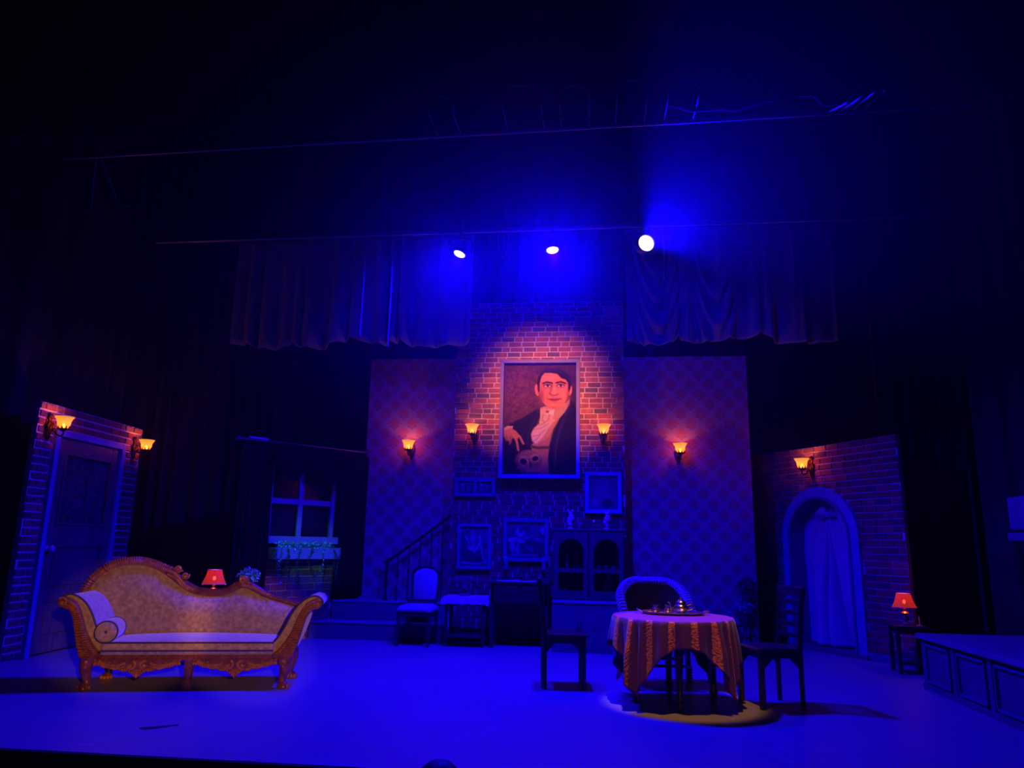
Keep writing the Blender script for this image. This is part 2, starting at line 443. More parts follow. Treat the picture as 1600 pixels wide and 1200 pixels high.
# ------------------------------------------------------------------ helpers: meshes
class MB:
    def __init__(self):
        self.v = []
        self.f = []
    def add(self, vs, fs):
        k = len(self.v)
        self.v += [tuple(p) for p in vs]
        self.f += [tuple(i + k for i in q) for q in fs]
        return self
    def box(self, x0, x1, y0, y1, z0, z1):
        return self.add([(x0, y0, z0), (x1, y0, z0), (x1, y1, z0), (x0, y1, z0), (x0, y0, z1), (x1, y0, z1), (x1, y1, z1), (x0, y1, z1)],
                        [(3, 2, 1, 0), (4, 5, 6, 7), (0, 1, 5, 4), (1, 2, 6, 5), (2, 3, 7, 6), (3, 0, 4, 7)])
    def prism(self, pts, d0, d1, axis='y'):
        """polygon of (a, b) extruded; axis y: (a, d, b); axis z: (a, b, d); axis x: (d, a, b)"""
        n = len(pts)
        def P(a, b, d):
            return (a, d, b) if axis == 'y' else ((a, b, d) if axis == 'z' else (d, a, b))
        vs = [P(a, b, d0) for a, b in pts] + [P(a, b, d1) for a, b in pts]
        fs = [tuple(range(n)), tuple(range(2 * n - 1, n - 1, -1))]
        fs += [(i, i + n, (i + 1) % n + n, (i + 1) % n) for i in range(n)]
        return self.add(vs, fs)
    def ringprism(self, outer, inner, d0, d1):
        """frame between two closed outlines with the same point count, extruded along y"""
        n = len(outer)
        vs = [(a, d0, b) for a, b in outer] + [(a, d0, b) for a, b in inner] + [(a, d1, b) for a, b in outer] + [(a, d1, b) for a, b in inner]
        fs = []
        for i in range(n):
            j = (i + 1) % n
            fs += [(i, j, n + j, n + i), (2 * n + j, 2 * n + i, 3 * n + i, 3 * n + j), (j, i, 2 * n + i, 2 * n + j), (n + i, n + j, 3 * n + j, 3 * n + i)]
        return self.add(vs, fs)
    def tube(self, path, r, n=8, cap=True, flat=1.0):
        path = [Vector(p) for p in path]
        m = len(path)
        rs = r if isinstance(r, (list, tuple)) else [r] * m
        vs, fs = [], []
        prev = None
        for i, p in enumerate(path):
            t = (path[min(i + 1, m - 1)] - path[max(i - 1, 0)])
            t = t.normalized() if t.length > 1e-9 else Vector((0, 0, 1))
            if prev is None:
                a = Vector((0, 0, 1)) if abs(t.z) < 0.9 else Vector((1, 0, 0))
                x = t.cross(a).normalized()
            else:
                x = (prev - t * prev.dot(t))
                x = x.normalized() if x.length > 1e-6 else t.orthogonal().normalized()
            prev = x
            y = t.cross(x)
            for k in range(n):
                a = 2 * PI * k / n
                vs.append(p + (x * math.cos(a) + y * math.sin(a) * flat) * rs[i])
        for i in range(m - 1):
            for k in range(n):
                fs.append((i * n + k, i * n + (k + 1) % n, (i + 1) * n + (k + 1) % n, (i + 1) * n + k))
        if cap:
            fs += [tuple(range(n - 1, -1, -1)), tuple(range((m - 1) * n, m * n))]
        return self.add(vs, fs)
    def lathe(self, prof, n=20, c=(0, 0, 0), axis='z', flute=None):
        vs, fs = [], []
        for i, (r, z) in enumerate(prof):
            for k in range(n):
                a = 2 * PI * k / n
                q = r * (flute(a, i) if flute else 1)
                x, y = q * math.cos(a), q * math.sin(a)
                vs.append((c[0] + x, c[1] + y, c[2] + z) if axis == 'z' else ((c[0] + x, c[1] + z, c[2] + y) if axis == 'y' else (c[0] + z, c[1] + x, c[2] + y)))
        m = len(prof)
        for i in range(m - 1):
            for k in range(n):
                q = (i * n + k, i * n + (k + 1) % n, (i + 1) * n + (k + 1) % n, (i + 1) * n + k)
                fs.append(q if axis != 'y' else q[::-1])
        if prof[0][0] > 1e-6:
            fs.append(tuple(range(n - 1, -1, -1)) if axis != 'y' else tuple(range(n)))
        if prof[-1][0] > 1e-6:
            t = tuple(range((m - 1) * n, m * n))
            fs.append(t if axis != 'y' else t[::-1])
        return self.add(vs, fs)
    def shell(self, prof, n=20, c=(0, 0, 0), flute=None):
        """open lathe without end caps"""
        k0 = len(self.f)
        self.lathe(prof, n, c, 'z', flute)
        self.f = [q for i, q in enumerate(self.f) if i < k0 or len(q) == 4]
        return self
    def ball(self, c, r, n=10, s=(1, 1, 1)):
        m = max(4, n // 2 + 1)
        vs = [(c[0], c[1], c[2] - r * s[2])]
        for i in range(1, m):
            t = PI * i / m
            for k in range(n):
                a = 2 * PI * k / n
                vs.append((c[0] + r * s[0] * math.sin(t) * math.cos(a), c[1] + r * s[1] * math.sin(t) * math.sin(a), c[2] - r * s[2] * math.cos(t)))
        vs.append((c[0], c[1], c[2] + r * s[2]))
        fs = [(0, 1 + (k + 1) % n, 1 + k) for k in range(n)]
        for i in range(m - 2):
            for k in range(n):
                b = 1 + i * n
                fs.append((b + k, b + (k + 1) % n, b + n + (k + 1) % n, b + n + k))
        b = 1 + (m - 2) * n
        fs += [(b + k, b + (k + 1) % n, len(vs) - 1) for k in range(n)]
        return self.add(vs, fs)
    def grid(self, fn, nu, nv, closed_u=False):
        vs = [fn(i / nu, j / nv) for j in range(nv + 1) for i in range(nu if closed_u else nu + 1)]
        w = nu if closed_u else nu + 1
        fs = [(j * w + i, j * w + (i + 1) % w, (j + 1) * w + (i + 1) % w, (j + 1) * w + i) for j in range(nv) for i in range(nu)]
        return self.add(vs, fs)
    def xf(self, M):
        self.v = [tuple(M @ Vector(p)) for p in self.v]
        return self
    def mesh(self, name, material, smooth=40):
        me = bpy.data.meshes.new(name)
        me.from_pydata(self.v, [], self.f)
        me.materials.append(MT[material] if isinstance(material, str) else material)
        if smooth:
            me.polygons.foreach_set('use_smooth', [True] * len(me.polygons))
            me.set_sharp_from_angle(angle=R(smooth))
        me.update()
        return me
    def build(self, name, material, parent=None, smooth=40, bevel=0.0, thick=0.0, **tags):
        o = bpy.data.objects.new(name, self.mesh(name, material, smooth))
        COL.objects.link(o)
        if parent is not None:
            o.parent = parent
        if thick:
            s = o.modifiers.new('thickness', 'SOLIDIFY')
            s.thickness = thick
            s.offset = 0
        if bevel:
            b = o.modifiers.new('edge', 'BEVEL')
            b.width = bevel
            b.segments = 2
            b.limit_method = 'ANGLE'
            b.angle_limit = R(40)
        for k, x in tags.items():
            o[k] = x
        return o

def thing(name, label, cat, loc=(0, 0, 0), rz=0.0, group=None):
    o = bpy.data.objects.new(name, None)
    o.empty_display_size = 0.1
    COL.objects.link(o)
    o.location = loc
    o.rotation_euler = (0, 0, rz)
    o['label'] = label
    o['category'] = cat
    if group:
        o['group'] = group
    return o
def tag(o, label, cat, group=None):
    o['label'] = label
    o['category'] = cat
    if group:
        o['group'] = group
    return o
def place(o, loc, rz=0.0):
    o.location = loc
    o.rotation_euler = (0, 0, rz)
    return o
def copy_tree(o, parent=None):
    c = o.copy()
    COL.objects.link(c)
    if parent is not None:
        c.parent = parent
    for ch in list(o.children):
        copy_tree(ch, c)
    return c
def dup(o, label, loc, rz=0.0, group=None):
    c = copy_tree(o)
    c.location = loc
    c.rotation_euler = (0, 0, rz)
    c['label'] = label
    if group:
        c['group'] = group
    return c
def struct(o):
    o['kind'] = 'structure'
    return o
def smoothpath(pts, k=6):
    """Catmull-Rom through points"""
    P = [Vector(p) for p in pts]
    out = []
    for i in range(len(P) - 1):
        a, b, c, d = P[max(i - 1, 0)], P[i], P[i + 1], P[min(i + 2, len(P) - 1)]
        for j in range(k):
            t = j / k
            out.append(0.5 * ((2 * b) + (c - a) * t + (2 * a - 5 * b + 4 * c - d) * t * t + (3 * b - a - 3 * c + d) * t ** 3))
    out.append(P[-1])
    return out
def interp(pts, x):
    xs = [p[0] for p in pts]
    return float(np.interp(x, xs, [p[1] for p in pts]))

# ------------------------------------------------------------------ helper: painted pictures (flat print as a colour attribute on a fine grid)
class Canvas:
    def __init__(self, w, h, x0, y0, x1, y1, bg):
        self.w, self.h = w, h
        self.X, self.Y = np.meshgrid(x0 + (np.arange(w) + .5) / w * (x1 - x0), y0 + (np.arange(h) + .5) / h * (y1 - y0))
        self.px = (x1 - x0) / w
        self.a = np.ones((h, w, 3)) * np.array(bg)
        rs = np.random.RandomState(3)
        self.rs = rs
    def blur(self, m, k):
        for _ in range(k):
            p = np.pad(m, 1, mode='edge')
            m = (p[:-2, 1:-1] + p[2:, 1:-1] + p[1:-1, :-2] + p[1:-1, 2:] + 2 * m) / 6
        return m
    def put(self, m, col, op=1.0):
        m = (m * op)[..., None]
        self.a = self.a * (1 - m) + np.array(col) * m
    def poly(self, pts, col, soft=1, op=1.0):
        X, Y = self.X, self.Y
        ins = np.zeros(X.shape, bool)
        n = len(pts)
        for i in range(n):
            (x1, y1), (x2, y2) = pts[i], pts[(i + 1) % n]
            if y1 == y2:
                continue
            c = ((y1 > Y) != (y2 > Y)) & (X < (x2 - x1) * (Y - y1) / (y2 - y1) + x1)
            ins ^= c
        self.put(self.blur(ins.astype(float), soft), col, op)
    def ell(self, cx, cy, rx, ry, col, soft=1, op=1.0, rot=0.0):
        c, s = math.cos(rot), math.sin(rot)
        dx, dy = self.X - cx, self.Y - cy
        d = np.sqrt(((dx * c + dy * s) / rx) ** 2 + ((-dx * s + dy * c) / ry) ** 2)
        self.put(self.blur((d < 1).astype(float), soft), col, op)
    def glow(self, cx, cy, rx, ry, col, op):
        d = ((self.X - cx) / rx) ** 2 + ((self.Y - cy) / ry) ** 2
        self.put(np.exp(-d), col, op)
    def line(self, pts, w, col, soft=1, op=1.0):
        m = np.zeros(self.X.shape)
        for (x1, y1), (x2, y2) in zip(pts[:-1], pts[1:]):
            L = max((x2 - x1) ** 2 + (y2 - y1) ** 2, 1e-9)
            t = np.clip(((self.X - x1) * (x2 - x1) + (self.Y - y1) * (y2 - y1)) / L, 0, 1)
            d = np.hypot(self.X - x1 - t * (x2 - x1), self.Y - y1 - t * (y2 - y1))
            m = np.maximum(m, np.clip((w / 2 - d) / self.px + .5, 0, 1))
        self.put(self.blur(m, soft), col, op)
    def mottle(self, amt, k=3):
        n = self.blur(self.rs.rand(self.h, self.w), k)
        n = (n - n.mean()) / (n.std() + 1e-9)
        self.a = np.clip(self.a * (1 + amt * n[..., None]), 0, 1)
    def build(self, name, W, H, parent, y=0.0, thick=0.012):
        """canvas panel W x H in the xz plane, lower left corner at 0,0, front at y"""
        w, h = self.w, self.h
        vs = [(i / w * W, y, H - j / h * H) for j in range(h + 1) for i in range(w + 1)]
        fs = [(j * (w + 1) + i, (j + 1) * (w + 1) + i, (j + 1) * (w + 1) + i + 1, j * (w + 1) + i + 1) for j in range(h) for i in range(w)]
        k = len(vs)
        vs += [(0, y + thick, 0), (W, y + thick, 0), (W, y + thick, H), (0, y + thick, H)]
        fs += [(k + 1, k, k + 3, k + 2)]
        me = bpy.data.meshes.new(name)
        me.from_pydata(vs, [], fs)
        at = me.attributes.new('Col', 'FLOAT_COLOR', 'POINT')
        full = np.zeros((len(vs), 4))
        g = np.pad(self.a, ((0, 1), (0, 1), (0, 0)), mode='edge')
        full[:k, :3] = g.reshape(-1, 3)
        full[:, 3] = 1
        at.data.foreach_set('color', full.ravel())
        me.materials.append(MT['print'])
        me.update()
        o = bpy.data.objects.new(name, me)
        COL.objects.link(o)
        o.parent = parent
        return o

def frame_bars(parent, W, H, w, d0, d1, material, bevel=0.006, name='frame_bar'):
    """four mitred bars around a W x H opening whose lower left corner is at 0,0"""
    quads = [[(-w, -w), (W + w, -w), (W, 0), (0, 0)], [(W + w, -w), (W + w, H + w), (W, H), (W, 0)],
             [(W + w, H + w), (-w, H + w), (0, H), (W, H)], [(-w, H + w), (-w, -w), (0, 0), (0, H)]]
    for q in quads:
        MB().prism(q, d0, d1).build(name, material, parent, smooth=0, bevel=bevel)

# ================================================================== THE STAGE HOUSE
struct(MB().box(-9.5, 7.5, 4.72, 14.0, -0.12, 0.0).build('floor', 'floor', smooth=0))
struct(MB().box(-9.5, 7.5, 4.70, 4.74, -1.2, 0.0).build('trim_1', 'black', smooth=0))            # stage front
struct(MB().box(-9.5, 7.5, -6.0, 4.72, -1.3, -1.2).build('floor_auditorium', 'black', smooth=0))
struct(MB().box(-9.5, 7.5, 13.9, 14.0, 0.0, 9.0).build('wall_back', 'black', smooth=0))
struct(MB().box(-9.6, -9.5, 4.7, 14.0, 0.0, 9.0).build('wall_left', 'black', smooth=0))
struct(MB().box(7.5, 7.6, 4.7, 14.0, 0.0, 9.0).build('wall_right', 'black', smooth=0))
struct(MB().box(-9.6, 7.6, 4.7, 14.0, 9.0, 9.1).build('ceiling', 'black', smooth=0))

# ------------------------------------------------------------------ curtains
def curtain(label, P0, P1, z0, z1, nfold, amp, seed, material='drape', hem=0.0, top_amp=None, cols=None, rows=18, name='stage_curtain', swags=()):
    """hanging cloth along P0-P1 with irregular vertical folds; hem > 0 scallops the lower edge"""
    rs = random.Random(seed)
    P0, P1 = Vector((*P0, 0)), Vector((*P1, 0))
    d = P1 - P0
    n = Vector((-d.y, d.x, 0)).normalized()
    cols = cols or nfold * 10
    ph = [rs.uniform(0, 2 * PI) for _ in range(4)]
    ta = amp if top_amp is None else top_amp
    def fn(u, v):
        # v 0 at the top, 1 at the hem
        w = u + 0.35 / nfold * math.sin(2 * PI * u * 2.3 + ph[0]) + 0.2 / nfold * math.sin(2 * PI * u * 5.1 + ph[1])
        a = ta + (amp - ta) * v
        big = 0.6 + 0.4 * math.sin(2 * PI * u * 3.3 + ph[2])
        drift = 0.25 * v * math.sin(2 * PI * u * 1.7 + ph[3])
        off = a * big * (math.sin(2 * PI * nfold * w + drift) + 0.35 * math.sin(4 * PI * nfold * w + ph[1] + 1.5 * v))
        p = P0 + d * u + n * off
        zb = z0 - hem * (abs(math.sin(PI * nfold * 0.33 * w + ph[2])) ** 0.7) + 0.3 * hem * math.sin(9 * u + ph[0])
        z = z1 + (zb - z1) * v
        for (xc, hw, k, per, sa) in swags:
            dx = p.x - xc
            if abs(dx) < hw:
                w2 = (1 - (dx / hw) ** 2) ** 0.5 * v ** 0.7
                p = p * 1.0
                p.y += (P0.y - p.y) * w2 - sa * w2 * math.sin(2 * PI * (z - z0 - k * dx * dx) / per)
        return (p.x, p.y, z)
    o = MB().grid(fn, cols, rows).build(name, material, thick=0.012, smooth=180)
    return tag(o, label, 'curtain')

curtain('wide black backdrop curtain hanging behind the whole set', (-9.0, 13.3), (7.0, 13.3), 0.02, 8.8, 46, 0.09, 1, 'drape')
curtain('black side curtain hanging beyond the brick door wall at far left', (-6.80, 6.45), (-7.0, 9.9), 0.02, 8.5, 11, 0.17, 2)
curtain('black pleated curtain between the brick door wall and the window', (-7.3, 10.3), (-4.95, 11.5), 0.02, 8.5, 9, 0.17, 3)
curtain('black pleated curtain just right of the arched brick wall', (3.85, 10.45), (5.4, 9.75), 0.02, 8.5, 8, 0.14, 4)
curtain('smooth black curtain panel above the low panelled platform', (4.38, 9.0), (4.62, 7.95), 0.02, 8.5, 3, 0.06, 5)
# pale border cloths behind the lamp pipe
curtain('gathered border cloth hanging left of the brick chimney top', (-5.6, 10.45), (-1.83, 10.45), 4.34, 6.0, 13, 0.16, 11, 'border', hem=0.12, top_amp=0.05, name='border_curtain')
curtain('swagged border cloth hanging right of the brick chimney top', (0.50, 10.95), (3.6, 10.95), 4.52, 6.2, 8, 0.17, 12, 'border', hem=0.16, top_amp=0.05, name='border_curtain', cols=200, rows=40, swags=((0.98, 0.42, 7.0, 0.42, 0.09), (1.85, 0.30, 9.0, 0.5, 0.07)))
# the great border in front of everything
curtain('broad dark border curtain across the top of the stage', (-8.0, 6.0), (6.0, 6.0), 5.22, 8.0, 34, 0.09, 21, 'drape', hem=0.13, top_amp=0.07, name='border_curtain')
for nm, p0, p1 in (('border_curtain', (-5.6, 10.45, 6.0), (-1.83, 10.45, 6.0)), ('border_curtain.001', (0.50, 10.95, 6.2), (3.6, 10.95, 6.2)), ('border_curtain.002', (-8.0, 6.0, 8.0), (6.0, 6.0, 8.0))):
    m = MB().tube([p0, p1], 0.025, 8)
    for k in (0.05, 0.5, 0.95):
        x = p0[0] + (p1[0] - p0[0]) * k
        m.tube([(x, p0[1], p0[2]), (x, p0[1], 9.0)], 0.004, 5)
    m.build('batten_pipe', 'cable', bpy.data.objects[nm])
# tied-back proscenium drape, far right
def tied_drape():
    t = thing('tied_back_drape', 'dark drape tied back with a rope at the far right edge', 'curtain', (4.75, 7.35, 0))
    rs = random.Random(5)
    def upper(u, v):
        x = -0.42 + 1.5 * u
        z = 4.9 - v * (4.9 - (2.42 + 0.42 * u))
        pinch = v ** 3
        y = 0.08 * math.sin(u * 26 + 3 * v) * (0.35 + 0.65 * v) - 0.12 * pinch
        return (x * (1 - 0.12 * pinch) - 0.02, y, z)
    MB().grid(upper, 60, 16).build('upper_cloth', 'drape', t, thick=0.012, smooth=180)
    def swag(u, v):
        # stacked hanging loops below the tie
        a = PI * u
        w = 0.30 * (1 - 0.25 * v)
        x = -0.30 + w * (1 - math.cos(a)) * 0.5
        z = 2.42 - 0.04 - 0.42 * v - (0.10 + 0.12 * v) * math.sin(a)
        y = -0.10 - 0.05 * math.sin(v * 44) * math.sin(a) - 0.03
        return (x, y, z)
    MB().grid(swag, 18, 60).build('gathered_swag', 'drape', t, thick=0.01, smooth=180)
    def lower(u, v):
        x = -0.32 + 1.2 * u
        z = 2.4 - v * 2.38
        y = 0.10 + 0.07 * math.sin(u * 34 + 2 * v)
        return (x, y, z)
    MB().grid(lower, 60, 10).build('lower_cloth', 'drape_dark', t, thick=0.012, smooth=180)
    MB().tube(smoothpath([(-0.44, -0.06, 2.42), (-0.1, -0.20, 2.50), (0.4, -0.20, 2.68), (1.05, -0.06, 2.90)], 8), 0.035, 8).build('tie_rope', 'drape', t)
tied_drape()

# ------------------------------------------------------------------ flats (scenery walls)
def brick_unit():
    a, b = 0.5, 0.5
    i, j = 0.485, 0.45
    vs = [(-a, 0, -b), (a, 0, -b), (a, 0, b), (-a, 0, b), (-i, -1, -j), (i, -1, -j), (i, -1, j), (-i, -1, j)]
    fs = [(4, 5, 6, 7), (0, 1, 5, 4), (1, 2, 6, 5), (2, 3, 7, 6), (3, 0, 4, 7)]
    m = MB()
    m.add(vs, fs)
    return m
BRICK_ME = brick_unit().mesh('brick', 'brick', smooth=0)
def lay_bricks(parent, s0, s1, z0, z1, bw, bh, seed, holes=None, limit=300, prefer=None, joint=0.012, depth=0.014, y=0.0):
    rs = random.Random(seed)
    cells = []
    nrow = int(round((z1 - z0) / bh))
    bh = (z1 - z0) / nrow
    for r in range(nrow):
        za, zb = z0 + r * bh + joint / 2, z0 + (r + 1) * bh - joint / 2
        zm = (za + zb) / 2
        cut = sorted(holes(zm)) if holes else []
        x = s0 - (0.5 * bw if r % 2 else 0.0) + rs.uniform(-0.02, 0.02)
        while x < s1:
            w = bw * (1 if rs.random() > 0.12 else 0.62)
            segs = [(max(x + joint / 2, s0 + 0.003), min(x + w - joint / 2, s1 - 0.003))]
            for (ha, hb) in cut:
                nxt = []
                for a, b in segs:
                    if hb <= a or ha >= b:
                        nxt.append((a, b))
                    else:
                        if ha > a:
                            nxt.append((a, ha))
                        if hb < b:
                            nxt.append((hb, b))
                segs = nxt
            for a, b in segs:
                if b - a > 0.03:
                    cells.append(((a + b) / 2, zm, b - a, zb - za))
            x += w
    cells.sort(key=lambda c: (prefer(c) if prefer else 0, -c[2]))
    for (cx, cz, w, h) in cells[:limit]:
        o = bpy.data.objects.new('brick', BRICK_ME)
        COL.objects.link(o)
        o.parent = parent
        o.location = (cx, y, cz)
        o.scale = (w, depth * rs.uniform(0.7, 1.2), h)
    if len(cells) > limit:
        m = MB()
        u = brick_unit()
        for (cx, cz, w, h) in cells[limit:]:
            m.add([(cx + p[0] * w, y + p[1] * depth, cz + p[2] * h) for p in u.v], u.f)
        m.build('brick_field', 'brick', parent, smooth=0, kind='stuff')

def flat_frame(name, A, B, label=None):
    """an Empty at A with local x running to B, local -y facing the stage"""
    o = bpy.data.objects.new(name, None)
    COL.objects.link(o)
    o.location = (*A, 0)
    o.rotation_euler = (0, 0, math.atan2(B[1] - A[1], B[0] - A[0]))
    o['kind'] = 'structure'
    return o

# --- the chimney breast
CH_Y, CX0, CX1, CH_T = 10.75, -2.08, 0.44, 4.97
wch = struct(MB().box(0, CX1 - CX0, 0.0, 0.33, 0, CH_T).build('wall_chimney', 'mortar', smooth=0))
wch.location = (CX0, CH_Y, 0)
def near_spot(c):
    x, z = c[0] + CX0, c[1]
    hidden = (-1.4 < x < -0.21 and 2.25 < z < 4.02) or (-0.56 < x < 0.4 and z < 1.5)
    return 3 if hidden else (0 if 2.3 < z < 4.6 else 1)
lay_bricks(wch, 0, CX1 - CX0, 0.0, CH_T, 0.20, 0.0795, 5, prefer=near_spot, joint=0.013)

# --- the two papered flats
for nm, x0, x1, z0 in (('wall_papered_left', -3.53, -2.08, 0.50), ('wall_papered_right', 0.44, 2.28, 0.0)):
    w = struct(MB().box(0, x1 - x0, 0.0, 0.06, z0, 4.18).build(nm, 'paper', smooth=0))
    w.location = (x0, 11.1, 0)

# --- left flat with the door
DA, DB = (-6.28, 7.62), (-6.42, 9.78)
wl_ = flat_frame('wall_door', DA, DB)
DS0, DS1, DZ = 0.30, 1.74, 2.56
MB().box(0, DS0, 0, 0.06, 0, 2.84).box(DS1, 2.164, 0, 0.06, 0, 2.84).box(DS0, DS1, 0, 0.06, DZ, 2.84).build('flat_panel', 'mortar', wl_, smooth=0)
lay_bricks(wl_, 0, 2.164, 0.0, 2.84, 0.20, 0.088, 9, holes=lambda z: [(DS0, DS1)] if z < DZ else [], joint=0.019)

def door_unit():
    t = struct(thing('door_1', 'tall brown panelled door with a dim glass pane between two lit sconces', 'door', DA + (0,), wl_.rotation_euler[2]))
    w = 0.075
    for a, b, c, d in ((DS0, DS0 + w, 0, DZ), (DS1 - w, DS1, 0, DZ), (DS0 + w, DS1 - w, DZ - w, DZ)):
        MB().box(a, b, -0.05, 0.07, c, d).build('door_frame', 'navy_pale', t, smooth=0, bevel=0.006)
    a, b, top = DS0 + w + 0.012, DS1 - w - 0.012, DZ - w - 0.012
    st = 0.15
    # stiles and rails
    for q in ((a, a + st, 0.02, top), (b - st, b, 0.02, top)):
        MB().box(q[0], q[1], -0.02, 0.03, q[2], q[3]).build('stile', 'door', t, smooth=0, bevel=0.005)
    for z0, z1 in ((top - 0.16, top), (1.20, 1.46), (0.58, 0.70), (0.02, 0.16)):
        MB().box(a + st, b - st, -0.02, 0.03, z0, z1).build('rail', 'door', t, smooth=0, bevel=0.005)
    for z0, z1 in ((0.70, 1.20), (0.16, 0.58)):
        p = MB().box(a + st, b - st, 0.0, 0.02, z0, z1).build('panel', 'door', t, smooth=0)
        MB().box(a + st + 0.06, b - st - 0.06, -0.014, 0.0, z0 + 0.06, z1 - 0.06).build('raised_field', 'door', p, smooth=0, bevel=0.012)
    g0, g1, gz0, gz1 = a + st, b - st, 1.46, top - 0.16
    fr = bpy.data.objects.new('glazing_bead', None)
    COL.objects.link(fr)
    fr.parent = t
    fr.location = (g0 + 0.03, 0, gz0 + 0.03)
    frame_bars(fr, g1 - g0 - 0.06, gz1 - gz0 - 0.06, 0.03, -0.035, 0.0, 'door', 0.004, name='bead')
    c = Canvas(70, 80, 0, 0, 100, 115, (0.045, 0.045, 0.075))
    rs = random.Random(4)
    for k in range(26):
        x, y = rs.gauss(58, 12), rs.choice([rs.gauss(14, 7), rs.gauss(60, 26), rs.gauss(98, 8)])
        c.ell(x, y, rs.uniform(3, 7), rs.uniform(2, 5), (0.012, 0.010, 0.025), 1, 0.7, rs.uniform(0, 3))
    c.line([(58, 20), (54, 45), (60, 70), (53, 98)], 3, (0.012, 0.01, 0.025), 2, 0.8)
    c.mottle(0.25, 3)
    g = c.build('glass_pane', g1 - g0 - 0.06, gz1 - gz0 - 0.06, t, 0.0)
    g.location = (g0 + 0.03, 0.004, gz0 + 0.03)
    g['label'] = 'dim frosted glass with dark floral tracery'
    k = MB().lathe([(0.0, 0.0), (0.034, 0.0), (0.034, 0.008), (0.014, 0.012), (0.012, 0.04), (0.03, 0.05), (0.038, 0.066), (0.03, 0.084), (0.0, 0.09)], 16, axis='y')
    k.v = [(x, -y, z) for x, y, z in k.v]
    k.f = [q[::-1] for q in k.f]
    ko = k.build('door_knob', 'crystal', t)
    ko.location = (a + 0.06, -0.02, 1.19)
door_unit()

# --- right flat with the arch
RA, RB = (2.36, 12.20), (3.75, 9.60)
RL = math.hypot(RB[0] - RA[0], RB[1] - RA[1])
wr_ = flat_frame('wall_arch', RA, RB)
def rs_(s):      # distance measured from the near (right) end
    return RL - s
AC, AR, ASP = rs_(1.37), 0.70, 1.50          # outer arch centre, radius, springing height
IR = 0.53                                    # inner opening radius
def arch_pts(cx, r, zs, n=24, z0=0.0):
    return [(cx - r, z0)] + [(cx - r * math.cos(PI * i / n), zs + r * math.sin(PI * i / n)) for i in range(n + 1)] + [(cx + r, z0)]
RH = 2.77
def arch_hole(z):
    if z < ASP:
        return [(AC - AR, AC + AR)]
    if z < ASP + AR:
        h = math.sqrt(AR * AR - (z - ASP) ** 2)
        return [(AC - h, AC + h)]
    return []
def arch_wall():
    n = 24
    out = [(0, 0)] + [(0, RH)] + [(RL, RH)] + [(RL, 0)]
    pts = out + list(reversed(arch_pts(AC, IR + 0.03, ASP, n)))
    MB().prism(pts, 0.0, 0.06).build('flat_panel', 'mortar', wr_, smooth=0)
arch_wall()
lay_bricks(wr_, 0, RL, 0.10, RH, 0.22, 0.0865, 13, holes=arch_hole, prefer=lambda c: -c[0] * 0.2, joint=0.013)
MB().box(AC + AR, RL, -0.03, 0.0, 0, 0.10).box(0, AC - AR, -0.03, 0.0, 0, 0.10).build('baseboard', 'navy', wr_, smooth=0, bevel=0.005)
am = thing('trim_2', 'slate painted arch moulding around the white curtain', 'trim', RA + (0,), wr_.rotation_euler[2])
struct(am)
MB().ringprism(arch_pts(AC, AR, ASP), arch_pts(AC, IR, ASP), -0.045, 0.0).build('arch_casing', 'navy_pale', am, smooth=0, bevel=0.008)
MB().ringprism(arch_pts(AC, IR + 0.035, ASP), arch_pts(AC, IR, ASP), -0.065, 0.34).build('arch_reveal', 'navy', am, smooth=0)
MB().box(AC - AR - 0.02, AC + AR + 0.02, -0.07, 0.30, 0.0, 0.055).build('threshold', 'platform', am, smooth=0, bevel=0.006)

def arch_curtain():
    t = thing('muslin_curtain', 'white muslin curtain gathered at the top inside the brick arch', 'curtain', RA + (0,), wr_.rotation_euler[2])
    kx, kz = AC - 0.02, ASP + IR - 0.14
    def fn(u, v):
        # fan of folds falling from a knot at the crown
        half = IR + 0.03
        x = AC + half * (2 * u - 1)
        zt = ASP + math.sqrt(max(0.0, (half) ** 2 - (x - AC) ** 2)) + 0.01
        z = zt * (1 - v) + 0.07 * v
        dz = max(0.03, kz - z)
        ang = (x - kx) / (dz + 0.25)
        mid = math.exp(-(ang / 0.16) ** 2)
        f = mid * (0.5 - 1.3 * abs(math.sin(ang * 24 + 0.7 + 0.8 * math.sin(z * 2.4))) ** 0.6) + 0.35 * math.sin(ang * 15 + 1.2 * z) + 0.3 * math.sin(x * 8 + z * 1.4)
        f *= 1 - abs(2 * u - 1) ** 5
        amp = 0.13 * min(1, 0.3 + dz)
        y = 0.22 + amp * f - 0.06 * math.exp(-((x - AC - 0.02 * math.sin(z * 4)) / 0.16) ** 2)
        return (x, y, z)
    MB().grid(fn, 150, 60).build('hanging_cloth', 'white_cloth', t, thick=0.008, smooth=180)
    k = MB().ball((kx, 0.10, kz), 0.05, 12, (1.3, 0.8, 0.9))
    for i in range(7):
        a = -0.9 + 0.3 * i
        k.tube(smoothpath([(kx, 0.10, kz), (kx + 0.10 * math.sin(a), 0.07, kz - 0.02 - 0.03 * math.cos(a)), (kx + 0.22 * math.sin(a), 0.12, kz - 0.10 * abs(math.cos(a)) - 0.02)], 5), [0.02] * 10 + [0.008], 6)
    k.build('gathered_knot', 'white_cloth', t)
arch_curtain()

